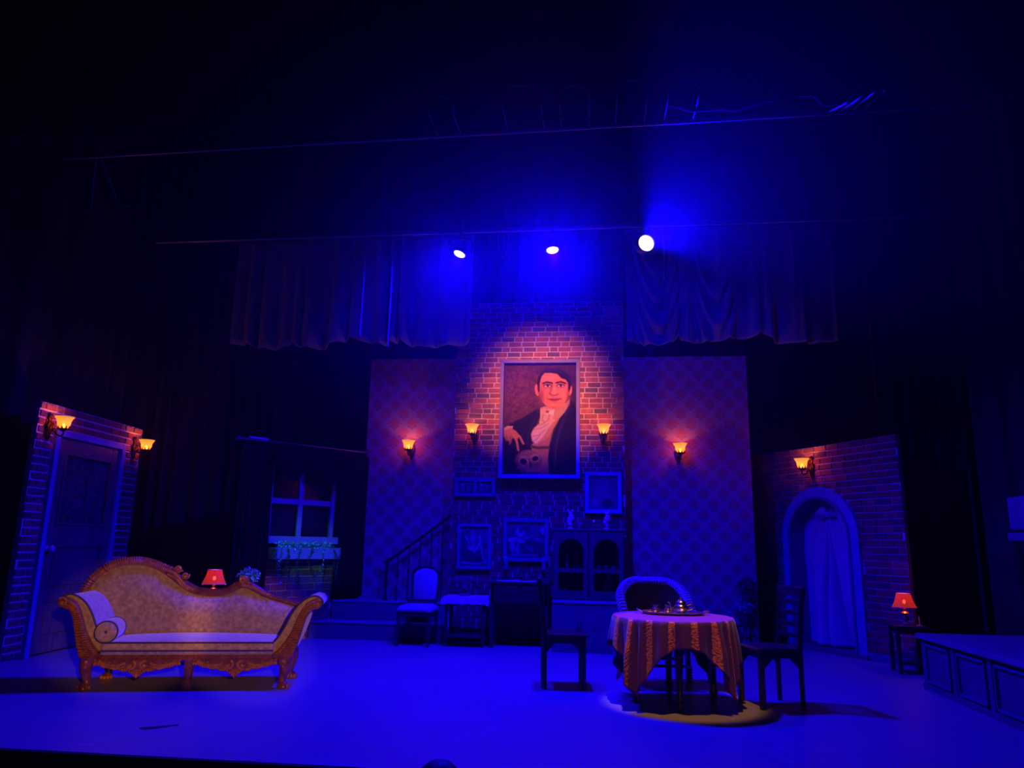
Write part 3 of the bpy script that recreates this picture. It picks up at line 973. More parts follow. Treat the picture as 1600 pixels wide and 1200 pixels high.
# --- window flat, with brick below the sill
WA, WB = (-4.75, 9.35), (-3.55, 11.20)
ww = flat_frame('wall_window', WA, WB)
S0, S1, WZ0, WZ1 = 0.52, 1.64, 1.30, 2.50
MB().box(0, S0, 0, 0.05, 0, 2.68).box(S1, 2.2, 0, 0.05, 0, 2.68).box(S0, S1, 0, 0.05, 0, WZ0).box(S0, S1, 0, 0.05, WZ1, 2.68).build('flat_panel', 'drape_dark', ww, smooth=0)
MB().box(0.55, 1.70, -0.012, 0.0, 0.0, 1.12).build('brick_backing', 'mortar', ww, smooth=0)
lay_bricks(ww, 0.55, 1.70, 0.0, 1.12, 0.24, 0.093, 17, y=-0.012, joint=0.010)
def window_unit():
    t = struct(thing('window_1', 'white four-pane window under a dark swag', 'window', WA + (0,), ww.rotation_euler[2]))
    w = 0.06
    for a, b, c, d in ((S0, S0 + w, WZ0, WZ1), (S1 - w, S1, WZ0, WZ1), (S0 + w, S1 - w, WZ1 - w, WZ1)):
        MB().box(a, b, -0.03, 0.06, c, d).build('window_frame', 'white', t, smooth=0, bevel=0.004)
    MB().box(S0 - 0.05, S1 + 0.05, -0.10, 0.06, WZ0 - 0.015, WZ0 + 0.085).build('window_sill', 'white', t, smooth=0, bevel=0.006)
    mx = (S0 + S1) / 2 - 0.02
    mz = 1.865
    MB().box(mx - 0.038, mx + 0.038, -0.012, 0.04, WZ0 + 0.08, WZ1 - w).build('mullion', 'white', t, smooth=0, bevel=0.004)
    for a, b in ((S0 + w, mx - 0.038), (mx + 0.038, S1 - w)):
        MB().box(a, b, -0.012, 0.04, mz - 0.038, mz + 0.038).build('glazing_bar', 'white', t, smooth=0, bevel=0.004)
        for c, d in ((WZ0 + 0.08, mz - 0.038), (mz + 0.038, WZ1 - w)):
            MB().box(a, b, 0.01, 0.016, c, d).build('pane', 'pane', t, smooth=0)
    MB().box(S0 - 0.1, S1 + 0.1, 0.12, 0.14, WZ0 - 0.1, WZ1 + 0.1).build('blackout_board', 'platform', t, smooth=0)
window_unit()
def to_flat(fr, x, y, z):
    a = fr.rotation_euler[2]
    return (fr.location.x + x * math.cos(a) - y * math.sin(a), fr.location.y + x * math.sin(a) + y * math.cos(a), z)
def window_drapes():
    rz = ww.rotation_euler[2]
    for a, b, side, lab in ((0.02, 0.50, 0, 'dark window drape hanging left of the four-pane window'), (1.66, 2.16, 1, 'dark window drape hanging right of the four-pane window')):
        def fn(u, v):
            return (a + (b - a) * u, -0.10 + 0.035 * math.sin(u * 30 + side) + 0.012 * math.sin(u * 71 + v * 3), 2.62 - v * (2.60 if side == 0 else 2.06))
        o = MB().grid(fn, 50, 8).build('window_drape', 'drape_dark', thick=0.01, smooth=180)
        tag(o, lab, 'curtain', 'dark window drapes')
        place(o, (WA[0], WA[1], 0), rz)
    t = thing('swag_valance', 'dark swagged valance draped over the top of the window', 'valance', WA + (0,), rz)
    MB().tube([(-0.03, -0.09, 2.65), (2.2, -0.09, 2.68)], 0.018, 10).build('curtain_rod', 'pipe', t)
    MB().ball((-0.05, -0.09, 2.65), 0.035, 10).build('finial', 'pipe', t)
    for s0, s1, drop in ((0.40, 1.07, 0.46), (1.07, 1.78, 0.46)):
        def fn(u, v):
            x = s0 + (s1 - s0) * u
            z = 2.64 - 0.05 * v - v * drop * (math.sin(PI * u) ** 0.8 if (s0 < 0.5) == (u > 2) else math.sin(PI * u) ** 0.8)
            y = -0.21 - 0.025 * math.sin(v * 32) * (0.3 + 0.7 * math.sin(PI * u)) - 0.03 * math.sin(PI * u)
            return (x, y, z)
        MB().grid(fn, 24, 30).build('swag', 'drape_dark', t, thick=0.008, smooth=180)
    MB().tube([(1.07, -0.24, 2.64), (1.07, -0.25, 2.45), (1.065, -0.24, 2.31)], [0.03, 0.05, 0.06], 8).build('centre_tail', 'drape_dark', t)
window_drapes()
# a bright strip of tape on the rod's left end
tag(MB().box(0, 0.30, -0.006, 0.006, 0, 0.024).build('batten_strip', 'plaster', smooth=0, bevel=0.003), 'short pale strip lying on the curtain rod left end', 'strip')
o = bpy.data.objects['batten_strip']
place(o, to_flat(ww, 0.11, -0.09, 2.672), ww.rotation_euler[2])

# ------------------------------------------------------------------ risers
def riser(label, foot, z1, name='stage_riser'):
    """timber riser over a floor outline (list of x, y)"""
    cx, cy = sum(p[0] for p in foot) / len(foot), min(p[1] for p in foot)
    t = thing(name, label, 'platform', (cx, cy, 0))
    pts = [(x - cx, y - cy) for x, y in foot]
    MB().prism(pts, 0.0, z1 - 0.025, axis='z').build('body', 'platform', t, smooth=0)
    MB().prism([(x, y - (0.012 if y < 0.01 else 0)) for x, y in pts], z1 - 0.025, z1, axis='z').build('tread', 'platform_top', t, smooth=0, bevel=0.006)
    return t
riser('low grey step in front of the papered wall and window', [(-3.98, 10.42), (-2.10, 10.42), (-2.10, 10.72), (-3.79, 10.72)], 0.235, 'stage_step')
riser('upper grey platform at the foot of the left papered wall', [(-3.78, 10.73), (-2.09, 10.73), (-2.09, 13.0), (-3.46, 13.0), (-3.46, 11.23)], 0.50)
riser('dark grey box platform carrying the glass-fronted cabinet', [(-0.555, 9.90), (0.62, 9.90), (0.62, 10.73), (-0.555, 10.73)], 0.625)

# ------------------------------------------------------------------ the panelled platform on the right
def panelled_platform():
    X0, Y0, Y1, H, DX = 3.30, 5.0, 8.30, 0.53, 0.98
    t = thing('panelled_platform', 'low wooden platform with recessed panels at the right edge', 'platform', (X0, Y0, 0))
    L = Y1 - Y0
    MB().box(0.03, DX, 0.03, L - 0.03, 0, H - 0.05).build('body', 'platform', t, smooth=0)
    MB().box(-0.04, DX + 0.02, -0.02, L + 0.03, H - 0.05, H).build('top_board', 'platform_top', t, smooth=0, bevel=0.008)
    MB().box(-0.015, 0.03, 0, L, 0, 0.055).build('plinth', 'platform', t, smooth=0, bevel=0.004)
    n = 5
    pw = L / n
    for i in range(n):
        a, b = i * pw + 0.07, (i + 1) * pw - 0.07
        p = MB().box(0.018, 0.028, a, b, 0.07, 0.44).build('panel', 'platform', t, smooth=0)
        for q in ((a, a + 0.022, 0.07, 0.44), (b - 0.022, b, 0.07, 0.44), (a, b, 0.418, 0.44), (a, b, 0.07, 0.092)):
            MB().box(-0.008, 0.02, q[0], q[1], q[2], q[3]).build('moulding', 'navy', p, smooth=0, bevel=0.004)
    for i in range(n + 1):
        y = min(max(i * pw, 0.035), L - 0.035)
        MB().box(0.0, 0.03, y - 0.035 if 0 < i < n else y - 0.035, y + 0.035, 0.055, H - 0.05).build('stile', 'platform', t, smooth=0)
panelled_platform()

# ================================================================== THE CHAISE LONGUE
def chaise():
    t = thing('chaise_longue', 'carved wooden chaise longue with taupe velvet and a sweeping curved back', 'sofa', (-3.688, 6.714, 0), R(15.3))
    # --- legs
    def cabriole(x, y, sx, sy):
        pts = [(x, y, 0.285), (x, y, 0.25), (x + 0.012 * sx, y + 0.012 * sy, 0.20), (x + 0.006 * sx, y, 0.13), (x - 0.01 * sx, y, 0.07), (x + 0.005 * sx, y + 0.012 * sy, 0.03), (x + 0.012 * sx, y + 0.016 * sy, 0.0)]
        l = MB().tube(smoothpath(pts, 4), [0.068 + 0 * i for i in range(5)] + [0.066, 0.062, 0.058, 0.054, 0.05, 0.047, 0.044, 0.041, 0.038, 0.036, 0.034, 0.034, 0.034, 0.037, 0.042, 0.047, 0.050, 0.051, 0.049, 0.045], 10).build('leg', 'carved', t)
        m = MB()
        for k in range(5):
            a = PI + PI * k / 4
            m.ball((x + 0.012 * sx + 0.042 * math.cos(a), y + 0.04 * math.sin(a), 0.022), 0.02, 8, (1, 1, 1.2))
        m.build('carved_foot', 'carved_highlight', l)
        MB().ball((x, y - 0.055, 0.245), 0.02, 10).ball((x, y - 0.06, 0.20), 0.014, 8).build('boss', 'carved_highlight', l)
    cabriole(-0.85, 0.03, -1, -1)
    cabriole(0.85, 0.03, 1, -1)
    cabriole(-0.85, 0.56, -1, 1)
    cabriole(0.85, 0.56, 1, 1)
    ml = MB().tube([(0.015, 0.02, 0.285), (0.015, 0.02, 0.20), (0.013, 0.015, 0.10), (0.01, 0.01, 0.06)], [0.052, 0.046, 0.036, 0.034], 8).build('leg', 'carved', t)
    MB().tube([(0.01, 0.01, 0.085), (0.01, 0.005, 0.055), (0.01, 0.0, 0.02), (0.01, 0.0, 0.0)], [0.038, 0.05, 0.046, 0.05], 8).build('carved_foot', 'carved_highlight', ml)
    # --- seat rail
    MB().box(-0.90, 0.90, 0.0, 0.60, 0.252, 0.305).build('seat_rail', 'carved', t, smooth=0, bevel=0.012)
    # --- the two carved aprons
    for c in (-0.42, 0.42):
        top = 0.262
        low = []
        for i in range(37):
            u = -1 + 2 * i / 36
            a = abs(u)
            d = 0.035 + 0.075 * (1 - a) ** 0.8 + 0.012 * abs(math.sin(PI * 4.5 * a))
            if a < 0.14:
                d += 0.045 * (1 - a / 0.14)
            low.append((c + 0.36 * u, top - d))
        ap = MB().prism([(c - 0.36, top), (c + 0.36, top)] + low[::-1], -0.012, 0.014).build('apron', 'carved', t, smooth=30)
        m = MB()
        for (x, z) in low[::1]:
            m.ball((x, -0.016, z + 0.014), 0.012, 6, (0.9, 1.0, 1.5))
        for (x, z) in low[::2]:
            m.ball((x, -0.016, z + 0.042), 0.011, 6, (1.5, 1.0, 0.7))
        m.build('beading', 'carved_highlight', ap)
        m = MB()
        for s in (-1, 1):
            cx, cz = c + 0.055 * s, top - 0.05
            pts = [(cx + (0.044 - 0.0028 * k) * math.cos(s * k * 0.42 + 1.2), -0.016 - 0.0006 * k, cz + (0.040 - 0.0026 * k) * math.sin(s * k * 0.42 + 1.2)) for k in range(15)]
            m.tube(pts, 0.0105, 6)
            m.ball((cx, -0.024, cz), 0.015, 8)
            m.tube(smoothpath([(c + 0.11 * s, -0.016, top - 0.03), (c + 0.18 * s, -0.018, top - 0.055), (c + 0.26 * s, -0.016, top - 0.04), (c + 0.33 * s, -0.014, top - 0.018)], 5), 0.012, 6)
            m.tube(smoothpath([(c + 0.12 * s, -0.016, top - 0.06), (c + 0.19 * s, -0.018, top - 0.075), (c + 0.26 * s, -0.016, top - 0.06)], 5), 0.006, 6)
        m.build('scroll_carving', 'carved_highlight', ap)
        m = MB()
        for k in range(-2, 3):
            m.tube([(c + 0.010 * k, -0.014, top - 0.085), (c + 0.016 * k, -0.022, top - 0.115), (c + 0.010 * k, -0.014, top - 0.150 + 0.010 * abs(k))], [0.005, 0.010, 0.004], 6)
        m.build('leaf_drop', 'carved_highlight', ap)
    # --- arms : upholstery, show-wood front and beading
    for s in (-1, 1):
        inner = [(-0.70, 0.36), (-0.775, 0.45), (-0.83, 0.55), (-0.875, 0.65), (-0.93, 0.735), (-1.0, 0.795), (-1.07, 0.822), (-1.125, 0.812), (-1.16, 0.775), (-1.155, 0.735), (-1.12, 0.715), (-1.07, 0.70), (-1.025, 0.64), (-1.0, 0.55), (-0.97, 0.45), (-0.93, 0.36), (-0.90, 0.30), (-0.72, 0.30)]
        pts = [(-s * x, z) for x, z in inner]
        if s > 0:
            pts = pts[::-1]
        a = MB().prism(pts, 0.045, 0.63).build('arm_upholstery', 'velvet', t, smooth=50, bevel=0.012)
        edge = smoothpath([(-s * x, 0.045, z) for x, z in inner[:10]], 5)
        MB().tube(edge, 0.009, 6).build('arm_piping', 'piping', a)
        wood = [(-0.917, 0.275), (-0.955, 0.37), (-0.99, 0.50), (-1.02, 0.62), (-1.06, 0.69), (-1.10, 0.702), (-1.14, 0.715), (-1.165, 0.75), (-1.15, 0.79), (-1.11, 0.805), (-1.06, 0.79), (-1.01, 0.755), (-0.965, 0.68), (-0.93, 0.59), (-0.90, 0.51), (-0.85, 0.42), (-0.79, 0.345), (-0.735, 0.30), (-0.735, 0.275)]
        wp = [(-s * x, z) for x, z in wood]
        if s < 0:
            wp = wp[::-1]
        w = MB().prism(wp, -0.012, 0.045).build('arm_facing', 'carved', t, smooth=40, bevel=0.006)
        m = MB()
        c1 = smoothpath([(-0.905, 0, 0.30), (-0.94, 0, 0.42), (-0.97, 0, 0.55), (-1.0, 0, 0.65), (-1.045, 0, 0.715), (-1.09, 0, 0.735)], 5)
        for k, p in enumerate(c1):
            m.ball((-s * p.x, -0.018, p.z), 0.015, 7, (1.6, 1.0, 0.55))
        c2 = smoothpath([(-0.79, 0, 0.31), (-0.85, 0, 0.385), (-0.91, 0, 0.48), (-0.945, 0, 0.58), (-0.98, 0, 0.67), (-1.02, 0, 0.735), (-1.07, 0, 0.77)], 5)
        for p in c2:
            m.ball((-s * p.x, -0.018, p.z), 0.015, 7, (1.6, 1.0, 0.55))
        c3 = smoothpath([(-0.85, 0, 0.30), (-0.89, 0, 0.39), (-0.925, 0, 0.48), (-0.95, 0, 0.56)], 4)
        for p in c3:
            m.ball((-s * p.x, -0.015, p.z), 0.010, 6, (1.4, 0.8, 0.6))
        m.build('arm_beading', 'carved_highlight', w)
        pts = [(-s * (-1.115 + (0.045 - 0.0027 * k) * math.cos(-k * 0.42 + 2.4)), -0.018, 0.755 + (0.045 - 0.0027 * k) * math.sin(-k * 0.42 + 2.4)) for k in range(16)]
        MB().tube(pts, 0.009, 6).ball((s * 1.115, -0.018, 0.755), 0.014, 8).build('scroll_carving', 'carved_highlight', w)
    # --- seat
    def seat(u, v):
        x = -0.745 + 1.49 * u
        # v runs front-bottom, front-top edge, back
        if v < 0.25:
            k = v / 0.25
            return (x, 0.0 - 0.018 * math.sin(PI * k), 0.302 + 0.108 * k)
        k = (v - 0.25) / 0.75
        ed = math.sin(PI * min(1, max(0, u))) ** 0.4
        return (x, 0.0 + 0.58 * k, 0.41 + 0.045 * ed * math.sin(PI * (0.12 + 0.70 * k)) ** 0.8 - 0.012)
    MB().grid(seat, 40, 24).build('seat_cushion', 'velvet', t, smooth=60, thick=0.004)
    sc = t.children[-1]
    MB().tube([(-0.745 + 1.49 * i / 20, -0.004, 0.405) for i in range(21)], 0.009, 6).build('seat_piping', 'piping', sc)
    MB().tube([(-0.745 + 1.49 * i / 20, -0.020, 0.338) for i in range(21)], 0.009, 6).build('seat_piping', 'piping', sc)
    MB().box(-0.74, 0.74, 0.01, 0.60, 0.30, 0.39).build('seat_base', 'piping', sc, smooth=0)
    # --- back
    inn = [(-1.15, 0.80), (-1.121, 0.836), (-1.023, 0.975), (-0.93, 1.03), (-0.837, 1.06), (-0.74, 1.066), (-0.638, 1.054), (-0.54, 1.022), (-0.447, 0.972), (-0.36, 0.91), (-0.288, 0.853), (-0.21, 0.81), (-0.134, 0.785), (-0.03, 0.772), (0.069, 0.774), (0.17, 0.792), (0.267, 0.832), (0.33, 0.845), (0.38, 0.835), (0.457, 0.80), (0.62, 0.745), (0.806, 0.693), (0.95, 0.66)]
    def back(u, v):
        x = -1.15 + 2.10 * u
        zt = interp(inn, x) + 0.02
        z = 0.36 + (zt - 0.36) * v
        bul = (math.sin(PI * min(1, v * 1.02)) ** 0.5) * (math.sin(PI * u) ** 0.3)
        return (x, 0.615 - 0.075 * bul, z)
    bk = MB().grid(back, 70, 16)
    bk.grid(lambda u, v: (back(1 - u, v)[0], 0.66, back(1 - u, v)[2]), 70, 16)
    bo = bk.build('back_upholstery', 'velvet', t, smooth=60)
    # --- the show-wood rail over the back
    outr = [(-1.181, 0.80), (-1.165, 0.87), (-1.111, 0.964), (-0.999, 1.067), (-0.93, 1.105), (-0.846, 1.129), (-0.765, 1.138), (-0.684, 1.137), (-0.61, 1.125), (-0.535, 1.102), (-0.46, 1.068), (-0.39, 1.022), (-0.30, 0.955), (-0.22, 0.90), (-0.123, 0.853), (-0.04, 0.838), (0.044, 0.834), (0.12, 0.842), (0.19, 0.863), (0.25, 0.905), (0.31, 0.93), (0.37, 0.915), (0.44, 0.88), (0.57, 0.808), (0.72, 0.765), (0.90, 0.715)]
    mid = smoothpath([(x, 0.625, z - 0.033) for x, z in outr], 4)
    rs_l = [0.036 + 0.010 * math.sin(PI * min(1, i / len(mid))) for i in range(len(mid))]
    rail = MB().tube(mid, rs_l, 10).build('back_rail', 'carved', t)
    m = MB()
    acc = 0
    for i in range(1, len(mid)):
        x = mid[i].x
        if x < -0.42:
            seg = mid[i] - mid[i - 1]
            nn = max(1, int(round(seg.length / 0.024)))
            for k in range(nn):
                p = mid[i - 1] + seg * (k / nn)
                tdir = seg.normalized()
                nrm = Vector((-tdir.z, 0, tdir.x))
                m.tube([p - nrm * 0.036 + tdir * 0.008 + Vector((0, -0.024, 0)), p + Vector((0, -0.046, 0)), p + nrm * 0.040 - tdir * 0.008 + Vector((0, -0.016, 0))], [0.007, 0.012, 0.007], 6)
    m.build('reeded_carving', 'carved_highlight', rail)
    # crest scrolls
    def volute(cx, cz, r0, turns, s, a0, y=0.60):
        n = int(turns * 15)
        return [(cx + r0 * (1 - 0.8 * k / n) * math.cos(a0 + s * 2 * PI * turns * k / n), y - 0.001 * k, cz + r0 * (1 - 0.8 * k / n) * math.sin(a0 + s * 2 * PI * turns * k / n)) for k in range(n + 1)]
    m = MB()
    m.tube(volute(-0.325, 1.035, 0.034, 1.5, 1, -2.2), 0.013, 7)
    m.tube(volute(-0.245, 0.972, 0.034, 1.5, -1, 0.4), 0.013, 7)
    m.tube(smoothpath([(-0.45, 0.592, 1.03), (-0.36, 0.58, 1.0), (-0.30, 0.582, 0.945), (-0.24, 0.585, 0.88), (-0.15, 0.59, 0.83)], 6), [0.010] + [0.017] * 23 + [0.006], 7)
    m.tube(smoothpath([(-0.42, 0.592, 0.985), (-0.33, 0.578, 0.945), (-0.27, 0.582, 0.88), (-0.20, 0.59, 0.835)], 6), [0.008] + [0.013] * 17 + [0.005], 7)
    for k in range(6):
        m.ball((-0.46 + 0.035 * k, 0.585, 1.075 - 0.012 * k), 0.015, 7, (1.3, 0.8, 0.8))
    m.build('crest_carving', 'carved_highlight', rail)
    m = MB()
    m.tube(volute(0.315, 0.935, 0.040, 1.6, 1, -0.6), 0.014, 7)
    m.tube(smoothpath([(0.30, 0.60, 0.89), (0.37, 0.585, 0.875), (0.44, 0.585, 0.855), (0.52, 0.59, 0.81), (0.60, 0.60, 0.785)], 6), [0.010] + [0.019] * 23 + [0.006], 7)
    for k in range(6):
        m.ball((0.37 + 0.045 * k, 0.582, 0.905 - 0.026 * k), 0.016, 7, (1.2, 0.8, 0.8))
    m.build('crest_carving', 'carved_highlight', rail)
    return t
chaise()
def bolster():
    t = thing('bolster_cushion', 'round taupe bolster lying against the left arm of the chaise', 'cushion')
    a = R(15.3)
    ox, oy = -0.725, 0.0
    t.location = (-3.688 + ox * math.cos(a) - oy * math.sin(a), 6.714 + ox * math.sin(a) + oy * math.cos(a), 0.398)
    t.rotation_euler = (0, 0, a + R(8))
    n, r, L = 24, 0.098, 0.40
    prof = [(0.0, 0.012), (0.02, 0.0), (0.06, -0.002), (0.088, 0.008), (0.097, 0.03), (r, 0.10), (r, L - 0.10), (0.097, L - 0.03), (0.088, L - 0.008), (0.03, L), (0.0, L - 0.01)]
    MB().lathe(prof, n, (0, 0, r), axis='y', flute=lambda q, i: 1 + (0.03 * math.sin(12 * q) if i in (1, 2) else 0)).build('cover', 'velvet', t)
    for y in (0.014, L - 0.014):
        MB().tube([(0.094 * math.cos(2 * PI * k / 24), y, r + 0.094 * math.sin(2 * PI * k / 24)) for k in range(25)], 0.007, 6, cap=False).build('piping', 'piping', t)
    m = MB().ball((0, 0.0, r), 0.012, 8)
    m.build('button', 'piping', t)
bolster()

# ================================================================== CHAIRS
def ladder_chair(label, loc, rz):
    """dark wooden chair, faces local +x; seat 0.46 high"""
    t = thing('ladder_back_chair', label, 'chair', loc, rz)
    D, W, H, SH = 0.42, 0.42, 1.0, 0.50
    for sy in (-1, 1):
        y = sy * (W / 2 - 0.022)
        MB().tube([(-D / 2 + 0.02, y, 0), (-D / 2 + 0.02, y, SH), (-D / 2 - 0.035, y, H)], [0.026, 0.027, 0.024], 4).build('back_post', 'dark_wood', t, smooth=30, bevel=0.003)
        MB().box(D / 2 - 0.045, D / 2, y - 0.022, y + 0.022, 0, SH - 0.03).build('leg', 'dark_wood', t, smooth=0, bevel=0.004)
        MB().box(-D / 2 + 0.03, D / 2 - 0.03, y - 0.012, y + 0.012, SH - 0.085, SH - 0.03).build('side_apron', 'dark_wood', t, smooth=0, bevel=0.003)
        MB().prism([(D / 2 - 0.045, SH - 0.085), (D / 2 - 0.13, SH - 0.085), (D / 2 - 0.045, SH - 0.17)], y - 0.012, y + 0.012).build('corner_bracket', 'dark_wood', t, smooth=0)
        MB().prism([(-D / 2 + 0.04, SH - 0.085), (-D / 2 + 0.04, SH - 0.17), (-D / 2 + 0.125, SH - 0.085)], y - 0.012, y + 0.012).build('corner_bracket', 'dark_wood', t, smooth=0)
    MB().box(D / 2 - 0.035, D / 2 - 0.012, -W / 2 + 0.03, W / 2 - 0.03, SH - 0.085, SH - 0.03).build('front_apron', 'dark_wood', t, smooth=0, bevel=0.003)
    MB().prism([(-D / 2 - 0.005, -W / 2 + 0.01), (D / 2 + 0.025, -W / 2 - 0.01), (D / 2 + 0.025, W / 2 + 0.01), (-D / 2 - 0.005, W / 2 - 0.01)], SH - 0.03, SH - 0.002, axis='z').build('seat', 'dark_wood', t, smooth=0, bevel=0.008)
    for i, z in enumerate((0.595, 0.69, 0.785, 0.88)):
        x = -D / 2 + 0.02 - 0.055 * (z - SH) / (H - SH)
        MB().box(x - 0.010, x + 0.010, -W / 2 + 0.03, W / 2 - 0.03, z - 0.02, z + 0.02).build('slat', 'dark_wood', t, smooth=0, bevel=0.003)
    MB().box(-D / 2 - 0.05, -D / 2 - 0.018, -W / 2 - 0.005, W / 2 + 0.005, H - 0.065, H + 0.015).build('top_rail', 'dark_wood', t, smooth=0, bevel=0.006)
    return t
ladder_chair('dark wooden ladder-back chair left of the round table', (-0.315, 7.665, 0), R(5))
ladder_chair('dark wooden ladder-back chair right of the round table', (1.545, 7.15, 0), R(197))

def upholstered_chair():
    t = thing('upholstered_chair', 'dark framed chair with pale padded back and seat below the papered wall', 'chair', (-2.37, 10.14, 0), R(-4))
    W, D, SH = 0.46, 0.42, 0.47
    for sx in (-1, 1):
        x = sx * (W / 2 - 0.02)
        MB().tube([(x, -D / 2 + 0.02, SH - 0.04), (x, -D / 2 + 0.02, SH - 0.12), (x, -D / 2 + 0.02, 0.0)], [0.028, 0.026, 0.018], 6).build('leg', 'dark_wood', t)
        MB().tube([(x * 0.96, D / 2 - 0.02, 0.0), (x * 0.96, D / 2 - 0.03, SH - 0.05)], [0.018, 0.026], 6).build('leg', 'dark_wood', t)
        MB().box(x - 0.012, x + 0.012, -D / 2 + 0.03, D / 2 - 0.03, SH - 0.09, SH - 0.03).build('side_rail', 'dark_wood', t, smooth=0, bevel=0.003)
    MB().box(-W / 2 + 0.02, W / 2 - 0.02, -D / 2, -D / 2 + 0.03, SH - 0.09, SH - 0.03).build('front_rail', 'dark_wood', t, smooth=0, bevel=0.003)
    def seat(u, v):
        x, y = (u - 0.5) * (W + 0.03), (v - 0.5) * (D + 0.02)
        q = max(0.0, (1 - (2 * u - 1) ** 6)) * max(0.0, (1 - (2 * v - 1) ** 6))
        return (x, y, SH - 0.03 + 0.085 * q ** 0.5)
    MB().grid(seat, 16, 16).build('seat_pad', 'seat_cloth', t, thick=0.006, smooth=180)
    # tall rounded back
    BW, B0, B1 = 0.205, 0.56, 1.02
    def outline(w, z0, z1):
        pts = [(-w * 0.92, z0), (w * 0.92, z0)]
        for i in range(13):
            a = PI * i / 12
            pts.append((w * math.cos(a), z1 - 0.13 + 0.13 * math.sin(a) ** 0.8 if math.sin(a) > 0 else z1 - 0.13))
        return pts
    fo = outline(BW, B0 - 0.02, B1)
    fi = outline(BW - 0.03, B0 + 0.01, B1 - 0.03)
    bk = MB().ringprism(fo, fi, -0.02, 0.02).build('back_frame', 'dark_wood', t, smooth=30, bevel=0.005)
    m = MB()
    n = len(fi)
    m.prism(fi, -0.012, 0.012)
    cx, cz = 0.0, (B0 + B1) / 2
    m.add([(x, -0.012, z) for x, z in fi] + [(x * 0.8, -0.035, cz + (z - cz) * 0.85) for x, z in fi], [(i, n + i, n + (i + 1) % n, (i + 1) % n) for i in range(n)] + [tuple(range(2 * n - 1, n - 1, -1))])
    pad = m.build('back_pad', 'seat_cloth', t, smooth=60)
    for o in (bk, pad):
        o.location = (0.01, D / 2 - 0.02, 0)
        o.rotation_euler = (R(-6), 0, 0)
    for sx in (-1, 1):
        MB().tube([(sx * 0.19, D / 2 - 0.03, SH - 0.05), (sx * 0.18, D / 2 - 0.06, 0.58)], 0.02, 6).build('back_support', 'dark_wood', t)
upholstered_chair()

def wicker_chair():
    t = thing('wicker_armchair', 'whitewashed wicker tub chair tucked behind the round table', 'chair', (0.60, 7.89, 0), R(6))
    W, D = 0.34, 0.30
    def rim(a):
        # a from -1 (left arm front) to 1 (right arm front), around the back
        th = -PI / 2 + a * PI * 0.80
        x = W * math.sin(a * PI * 0.60) / math.sin(PI * 0.60) * (1.0 if abs(a) < 0.83 else 1)
        x = W * math.sin(min(1, abs(a) * 1.25) * PI / 2) * (1 if a > 0 else -1)
        y = D - (abs(a) ** 2.4) * (D * 1.75)
        z = 0.985 - 0.30 * max(0.0, abs(a) - 0.18) ** 1.7 / 0.82 ** 1.7
        return Vector((x, y, z))
    N = 44
    rp = [rim(-1 + 2 * i / N) for i in range(N + 1)]
    MB().tube(rp, 0.034, 10).build('rim', 'wicker_dark', t)
    m = MB()
    for i in range(N):
        a0 = -1 + 2 * i / N
        p = rim(a0)
        q = rim(a0 + 0.02)
        tt = (q - p).normalized()
        x = tt.cross(Vector((0, 0, 1))).normalized()
        y = tt.cross(x)
        pts = [p + tt * (0.052 * k / 6) + (x * math.cos(2 * PI * k / 6) + y * math.sin(2 * PI * k / 6)) * 0.040 for k in range(7)]
        m.tube(pts, 0.0135, 5)
    m.build('braiding', 'wicker', t)
    # woven body
    def wall(u, v):
        p = rim(-1 + 2 * u)
        s = 0.92 - 0.1 * v
        w = 0.004 * math.sin(u * 2 * PI * 44) + 0.003 * math.sin(v * 60)
        return (p.x * (s - w), p.y * (s - w) , p.z - v * (p.z - 0.30))
    MB().grid(wall, 176, 24).build('woven_back', 'wicker_dark', t, thick=0.008, smooth=60)
    m = MB()
    for i in range(2, 43, 1):
        p = rim(-1 + 2 * i / N)
        m.tube([(p.x * 0.90, p.y * 0.88, p.z - 0.02), (p.x * 0.84, p.y * 0.82, 0.42)], 0.006, 5)
    m.build('upright_canes', 'wicker_dark', t)
    MB().lathe([(0.0, 0.0), (0.28, 0.0), (0.30, 0.02), (0.28, 0.05), (0.0, 0.06)], 24, (0, 0, 0.40)).build('seat', 'wicker_dark', t)
    for sx in (-1, 1):
        for sy in (-1, 1):
            l = MB().tube([(sx * 0.26, sy * 0.24 - 0.02, 0.42), (sx * 0.27, sy * 0.25 - 0.02, 0.0)], 0.026, 8).build('leg', 'wicker_dark', t)
            m = MB()
            for k in range(9):
                z = 0.02 + 0.024 * k
                m.tube([(sx * 0.27 + 0.03 * math.cos(2 * PI * j / 8), sy * 0.25 - 0.02 + 0.03 * math.sin(2 * PI * j / 8), z) for j in range(9)], 0.007, 4, cap=False)
            m.build('leg_wrapping', 'wicker_dark', l)
    MB().tube([(-0.26, -0.27, 0.22), (0.26, -0.27, 0.22)], 0.014, 8).build('stretcher', 'dark_wood', t)
    MB().tube([(-0.26, 0.22, 0.22), (0.26, 0.22, 0.22)], 0.014, 8).build('stretcher', 'dark_wood', t)
wicker_chair()

